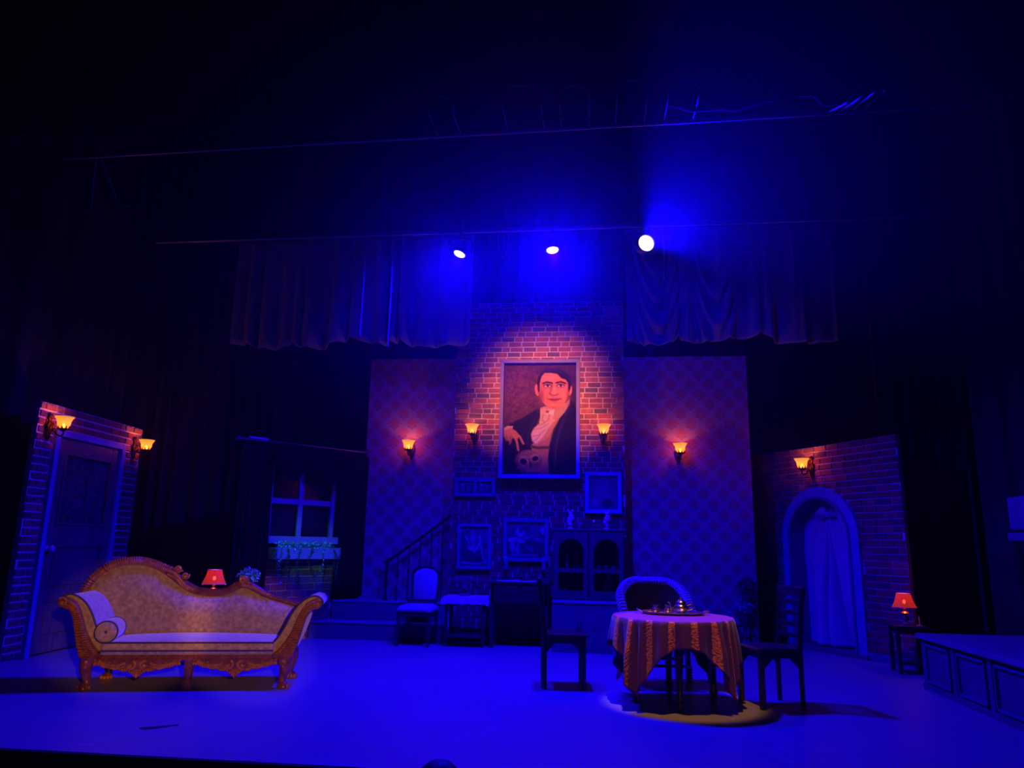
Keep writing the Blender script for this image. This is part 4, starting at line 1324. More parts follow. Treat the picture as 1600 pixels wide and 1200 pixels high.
# ================================================================== ROUND TABLE
TX, TY, TH, TR_ = 0.69, 7.03, 0.735, 0.525
def round_table():
    t = thing('round_table', 'round dark wooden table with turned legs under a red cloth', 'table', (TX, TY, 0), R(2))
    MB().lathe([(0.0, 0.0), (TR_ - 0.02, 0.0), (TR_ - 0.006, 0.012), (TR_ - 0.006, 0.024), (TR_ - 0.015, 0.03), (0.0, 0.03)], 48, (0, 0, TH - 0.034)).build('table_top', 'dark_wood', t)
    MB().lathe([(0.33, 0.0), (0.35, 0.0), (0.35, 0.09), (0.33, 0.09), (0.33, 0.0)], 40, (0, 0, TH - 0.124)).build('apron', 'dark_wood', t)
    prof = [(0.016, 0.0), (0.022, 0.02), (0.030, 0.05), (0.022, 0.075), (0.036, 0.095), (0.038, 0.115), (0.026, 0.135), (0.030, 0.30), (0.040, 0.48), (0.032, 0.53), (0.044, 0.56), (0.044, TH - 0.034)]
    for a in (0, 90, 180, 270):
        x, y = 0.34 * math.cos(R(a)), 0.34 * math.sin(R(a))
        MB().lathe(prof, 14, (x, y, 0)).build('leg', 'dark_wood', t)
round_table()
def tablecloth():
    A = 0.745                      # half side of the square cloth
    rot = R(6)
    nr, na = 46, 288
    m = MB()
    uvs = []
    vs = []
    for j in range(nr + 1):
        for i in range(na):
            th = 2 * PI * i / na
            c, s = math.cos(th - rot), math.sin(th - rot)
            edge = A / max(abs(c), abs(s))
            edge *= 1 + 0.11 * (abs(c * s) * 2) ** 3
            L = edge * j / nr
            rr = TR_ + 0.004
            if L <= rr:
                x, y, z = L * math.cos(th), L * math.sin(th), TH + 0.004
            else:
                d = L - rr
                k = min(1, d / 0.03)
                corner = (abs(c * s) * 2) ** 2
                fold = math.sin(th * 13 + 0.8) * 0.5 + 0.5 * math.sin(th * 21 + 2.0) + corner * 0.9 * math.cos((th - rot) * 4 + PI) * math.sin(th * 34)
                out = rr + 0.012 * k + d * 0.06 + fold * 0.040 * min(1, d / 0.25) + 0.02 * corner * d
                x, y = out * math.cos(th), out * math.sin(th)
                z = TH + 0.004 - (d if d > 0.02 else d * d / 0.02 * 1.0)
                z = max(z, 0.06)
            vs.append((x, y, z))
            uvs.append((L * c, L * s))
    fs = [(j * na + i, j * na + (i + 1) % na, (j + 1) * na + (i + 1) % na, (j + 1) * na + i) for j in range(nr) for i in range(na)]
    me = bpy.data.meshes.new('tablecloth')
    me.from_pydata(vs, [], fs)
    uvl = me.uv_layers.new(name='UVMap')
    for p in me.polygons:
        for li in p.loop_indices:
            uvl.data[li].uv = uvs[me.loops[li].vertex_index]
    me.polygons.foreach_set('use_smooth', [True] * len(me.polygons))
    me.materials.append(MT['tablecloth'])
    o = bpy.data.objects.new('tablecloth', me)
    COL.objects.link(o)
    o.location = (TX, TY, 0)
    sm = o.modifiers.new('thickness', 'SOLIDIFY')
    sm.thickness = 0.004
    sm.offset = 1
    tag(o, 'red square cloth with painted copper glints on satin bands draped over the round table', 'tablecloth')
tablecloth()
TZ = TH + 0.009
def tea_things():
    c = (TX + 0.02, TY + 0.15)
    t = thing('serving_tray', 'oval metal tray holding the tea set on the red cloth', 'tray', (c[0], c[1], TZ))
    n = 40
    def oval(r, z, k):
        return [(0.29 * r * math.cos(2 * PI * i / n), 0.19 * r * math.sin(2 * PI * i / n), z) for i in range(n)]
    m = MB()
    rings = [oval(0.0001, 0.004, 0), oval(0.86, 0.004, 0), oval(0.94, 0.016, 0), oval(1.0, 0.020, 0), oval(1.0, 0.014, 0), oval(0.90, 0.0, 0), oval(0.0001, 0.0, 0)]
    for a in rings:
        m.v += a
    for j in range(len(rings) - 1):
        m.f += [(j * n + i, j * n + (i + 1) % n, (j + 1) * n + (i + 1) % n, (j + 1) * n + i) for i in range(n)]
    m.build('tray_body', 'silver', t)
    for s in (-1, 1):
        MB().tube(smoothpath([(s * 0.28, -0.06, 0.018), (s * 0.32, -0.04, 0.035), (s * 0.32, 0.04, 0.035), (s * 0.28, 0.06, 0.018)], 5), 0.007, 6).build('handle', 'silver', t)
    z = TZ + 0.006
    # teapot
    p = thing('teapot', 'small ornate metal teapot with domed lid on the tray', 'teapot', (c[0] + 0.075, c[1] - 0.01, z), R(-8))
    MB().lathe([(0.0, 0.0), (0.042, 0.0), (0.038, 0.008), (0.055, 0.02), (0.068, 0.045), (0.066, 0.062), (0.05, 0.078), (0.045, 0.082), (0.0, 0.082)], 20).build('pot_body', 'silver', p)
    l = MB().lathe([(0.0, 0.0), (0.050, 0.0), (0.048, 0.008), (0.038, 0.026), (0.018, 0.038), (0.0, 0.04)], 20, (0, 0, 0.083)).build('lid', 'silver', p)
    MB().ball((0, 0, 0.131), 0.010, 8).build('finial', 'brass', l)
    MB().tube(smoothpath([(-0.055, 0, 0.035), (-0.085, 0, 0.05), (-0.095, 0, 0.085), (-0.115, 0, 0.098)], 5), [0.016, 0.015, 0.014, 0.013, 0.012, 0.011, 0.011, 0.010, 0.010, 0.009, 0.009, 0.008, 0.008, 0.008, 0.008, 0.009], 8).build('spout', 'silver', p)
    MB().tube(smoothpath([(0.055, 0, 0.07), (0.095, 0, 0.085), (0.105, 0, 0.05), (0.06, 0, 0.03)], 6), 0.007, 6).build('handle', 'dark_wood', p)
    MB().lathe([(0.066, 0.036), (0.0705, 0.044), (0.0705, 0.05), (0.066, 0.058)], 20).build('gilt_band', 'brass', p)
    # glasses
    for dx, lab in ((-0.155, 'glass tea cup in a metal holder at the left end of the tray'), (-0.045, 'glass tea cup in a metal holder beside the teapot')):
        g = thing('tea_glass', lab, 'glass', (c[0] + dx, c[1] - 0.03, z), 0, 'tea glasses on the tray')
        MB().shell([(0.022, 0.004), (0.030, 0.01), (0.034, 0.04), (0.036, 0.075), (0.0345, 0.075), (0.032, 0.04), (0.028, 0.012), (0.0, 0.010)], 18).build('glass_bowl', 'glass', g)
        MB().lathe([(0.0, 0.011), (0.027, 0.011), (0.031, 0.04), (0.0, 0.04)], 16).build('tea', 'tea', g)
        MB().shell([(0.034, 0.0), (0.024, 0.002), (0.034, 0.012), (0.0375, 0.03), (0.0365, 0.032)], 18).build('holder', 'brass', g)
tea_things()
gl = MB().shell([(0.0, 0.0), (0.03, 0.0), (0.037, 0.09), (0.0355, 0.09), (0.029, 0.006), (0.0, 0.005)], 18).build('drinking_glass', 'glass')
place(tag(gl, 'clear drinking glass standing on the left ladder-back chair seat', 'glass'), (-0.16, 7.74, 0.4995))

# ================================================================== PICTURES ON THE CHIMNEY BREAST
def portrait():
    t = thing('portrait_painting', 'large framed portrait of a dark-haired man with a skull on the chimney breast', 'painting', (-1.325, 10.68, 2.32))
    W, H = 1.065, 1.645
    c = Canvas(190, 292, 268, 165, 872, 1112, (0.045, 0.018, 0.018))
    K = (0.008, 0.006, 0.016)
    c.glow(380, 330, 170, 260, (0.09, 0.032, 0.03), 0.7)
    c.glow(330, 560, 120, 160, (0.07, 0.025, 0.03), 0.5)
    c.glow(860, 350, 60, 400, (0.03, 0.012, 0.02), 0.7)
    c.mottle(0.18, 14)
    c.mottle(0.10, 4)
    c.glow(450, 900, 240, 220, (0.02, 0.010, 0.018), 0.8)
    # coat
    c.poly([(600, 505), (560, 545), (500, 585), (430, 625), (350, 665), (285, 700), (268, 760), (268, 1112), (480, 1112), (520, 960), (505, 870), (495, 780), (540, 690), (575, 600)], K, 2)
    c.poly([(815, 465), (850, 500), (872, 540), (872, 1112), (655, 1112), (640, 980), (655, 860), (690, 750), (730, 650), (775, 560)], K, 2)
    c.line([(560, 560), (520, 660), (480, 760), (470, 860)], 10, (0.025, 0.018, 0.04), 4, 0.7)
    c.line([(800, 560), (740, 720), (705, 880), (700, 1050)], 16, (0.022, 0.016, 0.045), 5, 0.7)
    # waistcoat and trousers
    c.poly([(575, 840), (640, 760), (700, 650), (650, 860), (640, 980), (650, 1112), (560, 1112), (520, 960), (500, 870)], (0.20, 0.085, 0.055), 2)
    c.poly([(700, 560), (780, 520), (720, 660), (640, 800), (560, 850), (500, 870), (560, 790), (640, 660)], (0.24, 0.12, 0.085), 3)
    c.line([(505, 875), (560, 885), (645, 880)], 26, (0.055, 0.022, 0.02), 2)
    for y in (910, 960, 1010):
        c.line([(560, y), (640, y + 6)], 4, (0.10, 0.04, 0.03), 2, 0.6)
    # cravat and shirt front
    sh = (0.32, 0.22, 0.25)
    c.poly([(572, 545), (610, 530), (700, 550), (790, 500), (820, 462), (815, 510), (770, 590), (720, 640), (690, 660), (640, 720), (600, 790), (545, 850), (510, 830), (498, 770), (520, 720), (565, 680), (575, 610)], sh, 2)
    c.poly([(690, 560), (800, 490), (818, 500), (760, 600), (710, 655), (680, 640)], (0.27, 0.16, 0.13), 3)
    for p in ([(560, 690), (600, 680), (650, 640)], [(520, 730), (590, 715), (640, 680)], [(510, 790), (570, 770), (620, 730)], [(515, 830), (550, 810), (575, 770)], [(600, 600), (590, 640), (610, 670)], [(650, 600), (640, 640)]):
        c.line(p, 7, (0.13, 0.07, 0.10), 2, 0.8)
    c.poly([(612, 562), (650, 575), (690, 556), (684, 610), (655, 592), (630, 604)], (0.50, 0.36, 0.38), 1)
    c.poly([(622, 560), (650, 572), (640, 592), (618, 582)], (0.10, 0.05, 0.07), 1)
    # ears, face
    sk = (0.37, 0.125, 0.062)
    c.ell(545, 388, 19, 52, (0.36, 0.11, 0.06), 1, rot=-0.12)
    c.ell(823, 392, 14, 44, (0.46, 0.17, 0.09), 1, rot=0.1)
    c.poly([(600, 232), (660, 222), (735, 235), (780, 275), (806, 330), (812, 400), (800, 460), (770, 515), (725, 546), (680, 548), (632, 532), (592, 495), (570, 440), (560, 370), (566, 300), (580, 255)], sk, 2)
    c.glow(655, 285, 70, 30, (0.52, 0.20, 0.11), 0.6)
    c.glow(762, 430, 28, 44, (0.50, 0.19, 0.10), 0.6)
    c.glow(632, 425, 26, 26, (0.46, 0.17, 0.09), 0.5)
    c.glow(582, 450, 26, 90, (0.13, 0.035, 0.02), 0.8)
    c.glow(806, 440, 16, 80, (0.16, 0.045, 0.025), 0.7)
    c.glow(680, 540, 70, 16, (0.26, 0.08, 0.05), 0.7)
    c.glow(690, 515, 30, 14, (0.60, 0.24, 0.14), 0.5)
    # hair
    hk = (0.012, 0.007, 0.010)
    c.poly([(545, 330), (548, 280), (570, 235), (620, 205), (690, 195), (760, 215), (810, 255), (832, 310), (828, 372), (812, 412), (806, 400), (806, 330), (785, 300), (745, 285), (715, 250), (660, 238), (605, 240), (580, 275), (568, 330), (566, 400), (556, 415), (548, 380)], hk, 2)
    c.line([(600, 225), (680, 212), (760, 240)], 8, (0.05, 0.025, 0.025), 3, 0.6)
    # brows, eyes
    c.line([(594, 332), (622, 318), (672, 328)], 15, hk, 1)
    c.line([(704, 326), (745, 316), (784, 332)], 15, hk, 1)
    for ex in (632, 742):
        c.ell(ex, 350, 38, 21, (0.12, 0.03, 0.02), 3, 0.8)
        c.ell(ex, 352, 25, 10, (0.55, 0.42, 0.40), 1)
        c.ell(ex + 2, 351, 12, 12, (0.008, 0.005, 0.007), 1)
        c.line([(ex - 27, 351), (ex - 4, 339), (ex + 27, 349)], 7, hk, 1)
    # nose, mouth, chin
    c.line([(672, 345), (662, 390), (648, 420)], 14, (0.13, 0.035, 0.02), 4, 0.8)
    c.glow(692, 390, 12, 42, (0.56, 0.23, 0.13), 0.8)
    c.line([(652, 424), (668, 432), (690, 436), (712, 430), (722, 420)], 10, (0.06, 0.015, 0.012), 2, 0.9)
    c.glow(690, 413, 18, 10, (0.56, 0.22, 0.13), 0.7)
    c.poly([(640, 466), (670, 458), (690, 462), (715, 458), (746, 464), (720, 484), (688, 490), (660, 484)], (0.20, 0.04, 0.03), 1)
    c.line([(632, 467), (690, 472), (754, 464)], 7, (0.04, 0.01, 0.01), 1)
    c.glow(690, 500, 26, 6, (0.15, 0.04, 0.025), 0.6)
    c.line([(640, 420), (626, 446), (628, 462)], 6, (0.17, 0.05, 0.03), 3, 0.6)
    c.line([(738, 420), (756, 444), (758, 460)], 6, (0.19, 0.055, 0.03), 3, 0.6)
    # hand resting on the skull
    hd = (0.26, 0.095, 0.055)
    c.poly([(268, 720), (300, 698), (350, 700), (330, 735), (268, 750)], (0.30, 0.20, 0.22), 1)
    c.poly([(272, 735), (330, 715), (375, 745), (400, 785), (385, 815), (350, 800), (320, 830), (285, 815), (270, 780)], hd, 2)
    c.line([(370, 760), (405, 790), (425, 830), (436, 850)], 16, hd, 2)
    c.line([(355, 780), (380, 830), (390, 880), (394, 905)], 17, (0.30, 0.11, 0.065), 2)
    c.line([(325, 790), (330, 830), (322, 850)], 15, (0.17, 0.06, 0.04), 2)
    c.line([(295, 790), (292, 825)], 14, (0.15, 0.05, 0.035), 2)
    c.line([(340, 790), (352, 820)], 4, (0.07, 0.02, 0.02), 1)
    # skull
    so = (0.17, 0.075, 0.055)
    c.ell(480, 990, 112, 88, (0.10, 0.042, 0.035), 3)
    c.ell(500, 960, 90, 52, so, 5, 0.6)
    c.poly([(400, 1050), (440, 1030), (540, 1030), (590, 1050), (580, 1100), (420, 1104)], (0.14, 0.06, 0.045), 3)
    c.ell(436, 1000, 38, 34, (0.34, 0.17, 0.13), 2, 0.7, rot=0.5)
    c.ell(438, 1001, 31, 27, (0.010, 0.006, 0.012), 1, rot=0.5)
    c.ell(538, 975, 36, 28, (0.30, 0.15, 0.11), 2, 0.7, rot=-0.3)
    c.ell(537, 976, 29, 21, (0.010, 0.006, 0.012), 1, rot=-0.3)
    c.poly([(492, 995), (512, 1035), (496, 1050), (478, 1040)], (0.012, 0.007, 0.010), 1)
    c.line([(470, 985), (485, 1030), (478, 1055)], 7, (0.32, 0.16, 0.12), 2, 0.8)
    c.line([(400, 960), (440, 955), (480, 970), (520, 945), (570, 940)], 9, (0.28, 0.13, 0.10), 3, 0.8)
    for k in range(7):
        c.ell(470 + 18 * k, 1080 - 1.5 * k, 7, 12, (0.26, 0.13, 0.10), 1, 0.8)
    c.line([(380, 1060), (430, 1040), (470, 1062)], 9, (0.24, 0.11, 0.085), 3, 0.8)
    c.mottle(0.05, 2)
    cv = c.build('canvas', W, H, t, 0.0)
    cv['label'] = 'painted portrait of a man in cravat and dark coat resting a hand on a skull'
    fr = bpy.data.objects.new('deep_frame', None)
    COL.objects.link(fr)
    fr.parent = t
    frame_bars(fr, W, H, 0.055, -0.13, 0.02, 'navy_pale', 0.006)
    MB().box(-0.05, W + 0.05, 0.02, 0.055, -0.05, H + 0.05).build('back_board', 'dark_wood', t, smooth=0)
portrait()

def small_picture(label, x0, z0, x1, z1, w, canvas, name='framed_picture', y=10.70, mat_='navy'):
    t = thing(name, label, 'painting', (x0 + w, y, z0 + w))
    W, H = x1 - x0 - 2 * w, z1 - z0 - 2 * w
    canvas.build('canvas', W, H, t, 0.0)
    fr = bpy.data.objects.new('picture_frame', None)
    COL.objects.link(fr)
    fr.parent = t
    frame_bars(fr, W, H, w, -0.025, 0.03, mat_, 0.004)
    return t, W, H
def landscape(seed, figures):
    c = Canvas(56, 60, 0, 0, 100, 100, (0.05, 0.045, 0.06))
    rs = random.Random(seed)
    c.glow(50, 20, 60, 30, (0.14, 0.14, 0.18), 0.6)
    for k in range(30):
        c.ell(rs.uniform(0, 100), rs.uniform(0, 100), rs.uniform(3, 12), rs.uniform(3, 12), rs.choice([(0.02, 0.02, 0.03), (0.08, 0.08, 0.10), (0.16, 0.16, 0.2)]), 2, 0.5, rs.uniform(0, 3))
    for pts, w, col in figures:
        c.line(pts, w, col, 1, 0.9)
    c.mottle(0.2, 2)
    return c
PL = (0.26, 0.25, 0.30)
small_picture('upright framed painting of pale trees low on the brick at left', -1.965, 0.975, -1.475, 1.615, 0.045,
              landscape(2, [([(30, 55), (55, 62), (70, 45)], 8, PL), ([(45, 20), (48, 50)], 16, (0.2, 0.2, 0.26)), ([(70, 25), (78, 55), (84, 80)], 5, PL), ([(20, 25), (35, 50)], 4, PL), ([(8, 92), (60, 95), (95, 90)], 4, PL)]))
bt, bw_, bh_ = small_picture('wide framed painting of a pale seated figure resting on two brackets', -1.30, 1.10, -0.655, 1.70, 0.05,
              landscape(5, [([(8, 52), (25, 48), (42, 55)], 10, PL), ([(25, 30), (40, 40), (46, 30)], 6, PL), ([(30, 18), (32, 40)], 5, PL), ([(15, 58), (18, 80)], 12, (0.2, 0.2, 0.25)), ([(32, 60), (28, 85)], 7, (0.2, 0.2, 0.25)), ([(48, 45), (58, 44)], 6, PL), ([(75, 48), (90, 50)], 7, (0.18, 0.18, 0.22)), ([(93, 18), (95, 30)], 8, PL), ([(15, 92), (80, 94)], 5, (0.18, 0.18, 0.22))]))
for x in (0.0, bw_ - 0.01):
    b = MB().box(x - 0.025, x + 0.025, -0.06, 0.03, -0.16, -0.03).build('bracket', 'navy', bt, smooth=0, bevel=0.004)
    MB().box(x - 0.02, x + 0.02, -0.07, -0.06, 0.0, 0.012).build('clip', 'plaster', b, smooth=0)
cc = Canvas(48, 56, 0, 0, 100, 100, (0.10, 0.10, 0.13))
for k in range(11):
    cc.line([(5 + 9 * k, 0), (5 + 9 * k, 62)], 3, (0.03, 0.03, 0.04), 1, 0.9)
cc.glow(50, 45, 30, 30, (0.2, 0.2, 0.25), 0.6)
cc.ell(22, 80, 10, 14, (0.18, 0.18, 0.22), 2)
cc.ell(65, 82, 20, 12, (0.04, 0.04, 0.05), 2)
small_picture('framed still life with striped curtain right of the portrait', -0.135, 1.785, 0.385, 2.375, 0.055, cc, y=10.69, mat_='navy_pale')
def double_frame():
    t = thing('double_picture_frame', 'low two-picture frame left below the portrait', 'painting', (-2.03, 10.70, 2.005))
    W, H, w = 0.595, 0.26, 0.045
    for q in ((0, W, 0, w), (0, W, H - w, H), (0, w, w, H - w), (W - w, W, w, H - w), (W / 2 - w / 2, W / 2 + w / 2, w, H - w)):
        MB().box(q[0], q[1], -0.025, 0.03, q[2], q[3]).build('frame_bar', 'navy', t, smooth=0, bevel=0.004)
    for k, x in enumerate((w, W / 2 + w / 2)):
        c = landscape(8 + k, [([(30, 35), (35, 80)], 22, (0.12, 0.12, 0.15)), ([(68, 40), (66, 85)], 20, (0.10, 0.10, 0.13)), ([(30, 25), (33, 26)], 14, PL)])
        o = c.build('photograph', W / 2 - 1.5 * w, H - 2 * w, t, 0.0)
        o.location = (x, 0, w)
double_frame()

# ================================================================== WALL SCONCES
def make_sconce():
    """wall at local y = 0, reaching out towards -y"""
    t = thing('wall_sconce', '', 'sconce')
    out = [(0.0, -0.165), (0.018, -0.12), (0.040, -0.07), (0.030, -0.03), (0.048, 0.01), (0.036, 0.05), (0.020, 0.08), (0.034, 0.115), (0.022, 0.15), (0.0, 0.165)]
    pts = out + [(-x, z) for x, z in out[-2:0:-1]]
    pl = MB().prism(pts, -0.028, 0.0).build('back_plate', 'bronze', t, smooth=0, bevel=0.010)
    m = MB().ball((0, -0.032, 0.125), 0.026, 10, (1, 0.7, 1.1)).ball((0, -0.034, -0.02), 0.030, 10, (0.9, 0.7, 1.5)).ball((0, -0.030, -0.105), 0.018, 8, (0.8, 0.7, 1.6))
    for s in (-1, 1):
        m.tube(smoothpath([(0, -0.03, 0.06), (s * 0.035, -0.036, 0.045), (s * 0.045, -0.032, 0.005), (s * 0.022, -0.034, -0.05), (0, -0.03, -0.085)], 5), 0.0075, 6)
        m.tube(smoothpath([(0, -0.03, 0.10), (s * 0.03, -0.034, 0.13), (s * 0.012, -0.034, 0.155)], 5), 0.006, 6)
    m.build('leaf_ornament', 'bronze', pl)
    ar = MB().tube(smoothpath([(0, -0.03, -0.05), (0, -0.075, -0.045), (0, -0.12, -0.085), (0, -0.165, -0.10), (0, -0.195, -0.075), (0, -0.19, -0.045), (0, -0.175, -0.035)], 6), 0.0095, 8).build('arm', 'bronze', t)
    MB().tube(smoothpath([(0, -0.10, -0.06), (0, -0.10, -0.02), (0, -0.072, -0.01), (0, -0.065, -0.03), (0, -0.08, -0.035)], 6), 0.006, 6).build('arm_scroll', 'bronze', ar)
    cy, cz = -0.185, -0.035
    MB().lathe([(0.0, -0.02), (0.012, -0.015), (0.03, 0.0), (0.055, 0.012), (0.058, 0.022), (0.0, 0.022)], 18, (0, cy, cz)).build('cup', 'bronze', t)
    m = MB()
    for k in range(9):
        a = 2 * PI * k / 9
        m.tube([(0.055 * math.cos(a), cy + 0.055 * math.sin(a), cz + 0.012), (0.064 * math.cos(a), cy + 0.064 * math.sin(a), cz + 0.035), (0.066 * math.cos(a), cy + 0.066 * math.sin(a), cz + 0.055)], [0.012, 0.008, 0.002], 5)
    m.build('leaf_gallery', 'bronze', t)
    prof = [(0.050, 0.022), (0.060, 0.03), (0.066, 0.06), (0.070, 0.095), (0.080, 0.125), (0.098, 0.150), (0.104, 0.158)]
    MB().shell(prof, 36, (0, cy, cz), flute=lambda a, i: 1 + 0.012 * i / 6 * math.cos(12 * a)).build('glass_shade', 'sconce_glass', t, smooth=180)
    MB().ball((0, cy, cz + 0.052), 0.019, 10, (1, 1, 1.35)).build('bulb', 'bulb', t)
    ld = bpy.data.lights.new('sconce_light', 'POINT')
    ld.energy = SCONCE_W
    ld.color = (1.0, 0.23, 0.05)
    ld.shadow_soft_size = 0.016
    lo = bpy.data.objects.new('sconce_light', ld)
    COL.objects.link(lo)
    lo.parent = t
    lo.location = (0, cy, cz + 0.103)
    return t
SCONCE_W = 4.8
sconce = make_sconce()
def put_sconce(label, loc, rz, first=[True]):
    if first[0]:
        first[0] = False
        sconce.location = loc
        sconce.rotation_euler = (0, 0, rz)
        sconce['label'] = label
        sconce['group'] = 'lit amber wall sconces'
        return sconce
    return dup(sconce, label, loc, rz, 'lit amber wall sconces')
zd = wl_.rotation_euler[2]
zr = wr_.rotation_euler[2]
put_sconce('lit bronze sconce at the left end above the panelled door', to_flat(wl_, 0.165, -0.012, 2.56), zd)
put_sconce('lit bronze sconce at the right end above the panelled door', to_flat(wl_, 1.97, -0.012, 2.54), zd)
put_sconce('lit bronze sconce on the left papered wall', (-2.80, 11.098, 2.73), R(-4))
put_sconce('lit bronze sconce on the right papered wall', (1.235, 11.098, 2.70), R(4))
put_sconce('lit bronze sconce on the brick left of the portrait', (-1.765, 10.732, 2.92), R(-4))
put_sconce('lit bronze sconce on the brick right of the portrait', (0.125, 10.732, 2.92), R(4))
put_sconce('lit bronze sconce above the brick archway', to_flat(wr_, rs_(1.42), -0.012, 2.47), zr)

# ================================================================== SIDE TABLES, LAMPS AND PLANTS
def side_table(label, loc, rz, H=0.52, W=0.36, D=0.34):
    t = thing('side_table', label, 'table', loc, rz)
    MB().box(-W / 2, W / 2, -D / 2, D / 2, H - 0.025, H).build('table_top', 'dark_wood', t, smooth=0, bevel=0.005)
    for sx in (-1, 1):
        for sy in (-1, 1):
            MB().box(sx * (W / 2 - 0.035) - 0.02, sx * (W / 2 - 0.035) + 0.02, sy * (D / 2 - 0.035) - 0.02, sy * (D / 2 - 0.035) + 0.02, 0, H - 0.025).build('leg', 'dark_wood', t, smooth=0, bevel=0.003)
    MB().box(-W / 2 + 0.03, W / 2 - 0.03, -D / 2 + 0.03, D / 2 - 0.03, 0.10, 0.125).build('lower_shelf', 'dark_wood', t, smooth=0, bevel=0.003)
    for sy in (-1, 1):
        MB().box(-W / 2 + 0.04, W / 2 - 0.04, sy * (D / 2 - 0.035) - 0.01, sy * (D / 2 - 0.035) + 0.01, H - 0.085, H - 0.025).build('apron', 'dark_wood', t, smooth=0)
    return t
def table_lamp(label, loc, watt, lit_color=(1.0, 0.16, 0.05)):
    t = thing('table_lamp', label, 'lamp', loc, 0, 'red-shaded table lamps')
    MB().lathe([(0.0, 0.0), (0.055, 0.0), (0.055, 0.012), (0.03, 0.02), (0.02, 0.035), (0.034, 0.06), (0.036, 0.085), (0.02, 0.11), (0.014, 0.125), (0.0, 0.125)], 18).build('base', 'phone', t)
    MB().lathe([(0.0, 0.125), (0.034, 0.125), (0.046, 0.132), (0.03, 0.145), (0.014, 0.155), (0.018, 0.175), (0.010, 0.19), (0.008, 0.24), (0.0, 0.24)], 18).build('brass_stem', 'brass', t)
    n = 24
    prof = [(0.130, 0.195), (0.118, 0.215), (0.098, 0.26), (0.082, 0.31), (0.075, 0.345)]
    sh = MB().shell(prof, 96, flute=lambda a, i: (1 + 0.018 * math.cos(24 * a)) * (1 + (0.05 * math.cos(6 * a) if i == 0 else 0))).build('pleated_shade', 'red_shade', t, smooth=180)
    MB().tube([(0.0765 * math.cos(2 * PI * k / 24), 0.0765 * math.sin(2 * PI * k / 24), 0.346) for k in range(25)], 0.004, 6, cap=False).build('upper_trim', 'shade_trim', sh)
    m = MB()
    for k in range(6):
        a = 2 * PI * k / 6
        m.ball((0.137 * math.cos(a), 0.137 * math.sin(a), 0.19), 0.009, 8, (1.3, 1.3, 0.8))
    m.tube([(0.131 * (1 + 0.05 * math.cos(6 * 2 * PI * k / 48)) * math.cos(2 * PI * k / 48), 0.131 * (1 + 0.05 * math.cos(6 * 2 * PI * k / 48)) * math.sin(2 * PI * k / 48), 0.195) for k in range(49)], 0.003, 5, cap=False)
    m.build('lower_trim', 'shade_trim', sh)
    MB().ball((0, 0, 0.256), 0.018, 10, (1, 1, 1.3)).build('bulb', 'bulb', t)
    ld = bpy.data.lights.new('lamp_light', 'POINT')
    ld.energy = watt
    ld.color = lit_color
    ld.shadow_soft_size = 0.03
    lo = bpy.data.objects.new('lamp_light', ld)
    COL.objects.link(lo)
    lo.parent = t
    lo.location = (0, 0, 0.305)
    return t
side_table('small dark side table below the right red lamp', (3.55, 9.27, 0), R(-4))
table_lamp('red-shaded table lamp beside the brick archway', (3.53, 9.24, 0.5205), 0.5)
side_table('dark side table hidden behind the chaise under the left red lamp', (-4.26, 8.15, 0), R(8), 0.645)
table_lamp('red-shaded table lamp rising behind the chaise', (-4.26, 8.15, 0.6455), 0.5)
# a little glass ornament beside the right lamp
m = MB().lathe([(0.0, 0.0), (0.035, 0.0), (0.035, 0.006), (0.008, 0.012), (0.006, 0.05), (0.012, 0.07), (0.004, 0.11), (0.0, 0.112)], 12)
place(tag(m.build('glass_ornament', 'crystal'), 'slim glass ornament beside the lamp on the right side table', 'ornament'), (3.665, 9.20, 0.5205))

def leaf_cloud(centers, n, size, seed):
    rs = random.Random(seed)
    m = MB()
    for _ in range(n):
        c, r = rs.choice(centers)
        d = Vector((rs.gauss(0, 1), rs.gauss(0, 1), rs.gauss(0, 1))).normalized()
        p = Vector(c) + Vector((d.x * r[0], d.y * r[1], d.z * r[2])) * rs.uniform(0.6, 1.0)
        q = Matrix.Rotation(rs.uniform(0, 2 * PI), 3, 'Z') @ Matrix.Rotation(rs.uniform(-1.1, 1.1), 3, 'X')
        s = size * rs.uniform(0.6, 1.3)
        m.add([p + q @ Vector(v) for v in ((0, 0, 0), (s * 0.35, s * 0.5, s * 0.08), (0, s, 0), (-s * 0.35, s * 0.5, s * 0.08))], [(0, 1, 2, 3)])
    return m
def potted(label, loc, H, pot_h, spread, n, seed, material='leaf', name='potted_plant'):
    t = thing(name, label, 'plant', loc)
    MB().lathe([(0.0, 0.0), (0.07, 0.0), (0.075, 0.02), (0.10, pot_h - 0.03), (0.115, pot_h - 0.02), (0.115, pot_h), (0.09, pot_h), (0.085, pot_h - 0.02), (0.0, pot_h - 0.02)], 18).build('pot', 'pot', t)
    MB().tube([(0, 0, pot_h - 0.03), (0.005, 0, H - spread[2])], 0.012, 6).build('stem', 'dark_wood', t)
    leaf_cloud([((0, 0, H - spread[2]), spread)], n, 0.035, seed).build('foliage', material, t, smooth=0, kind='stuff')
    return t
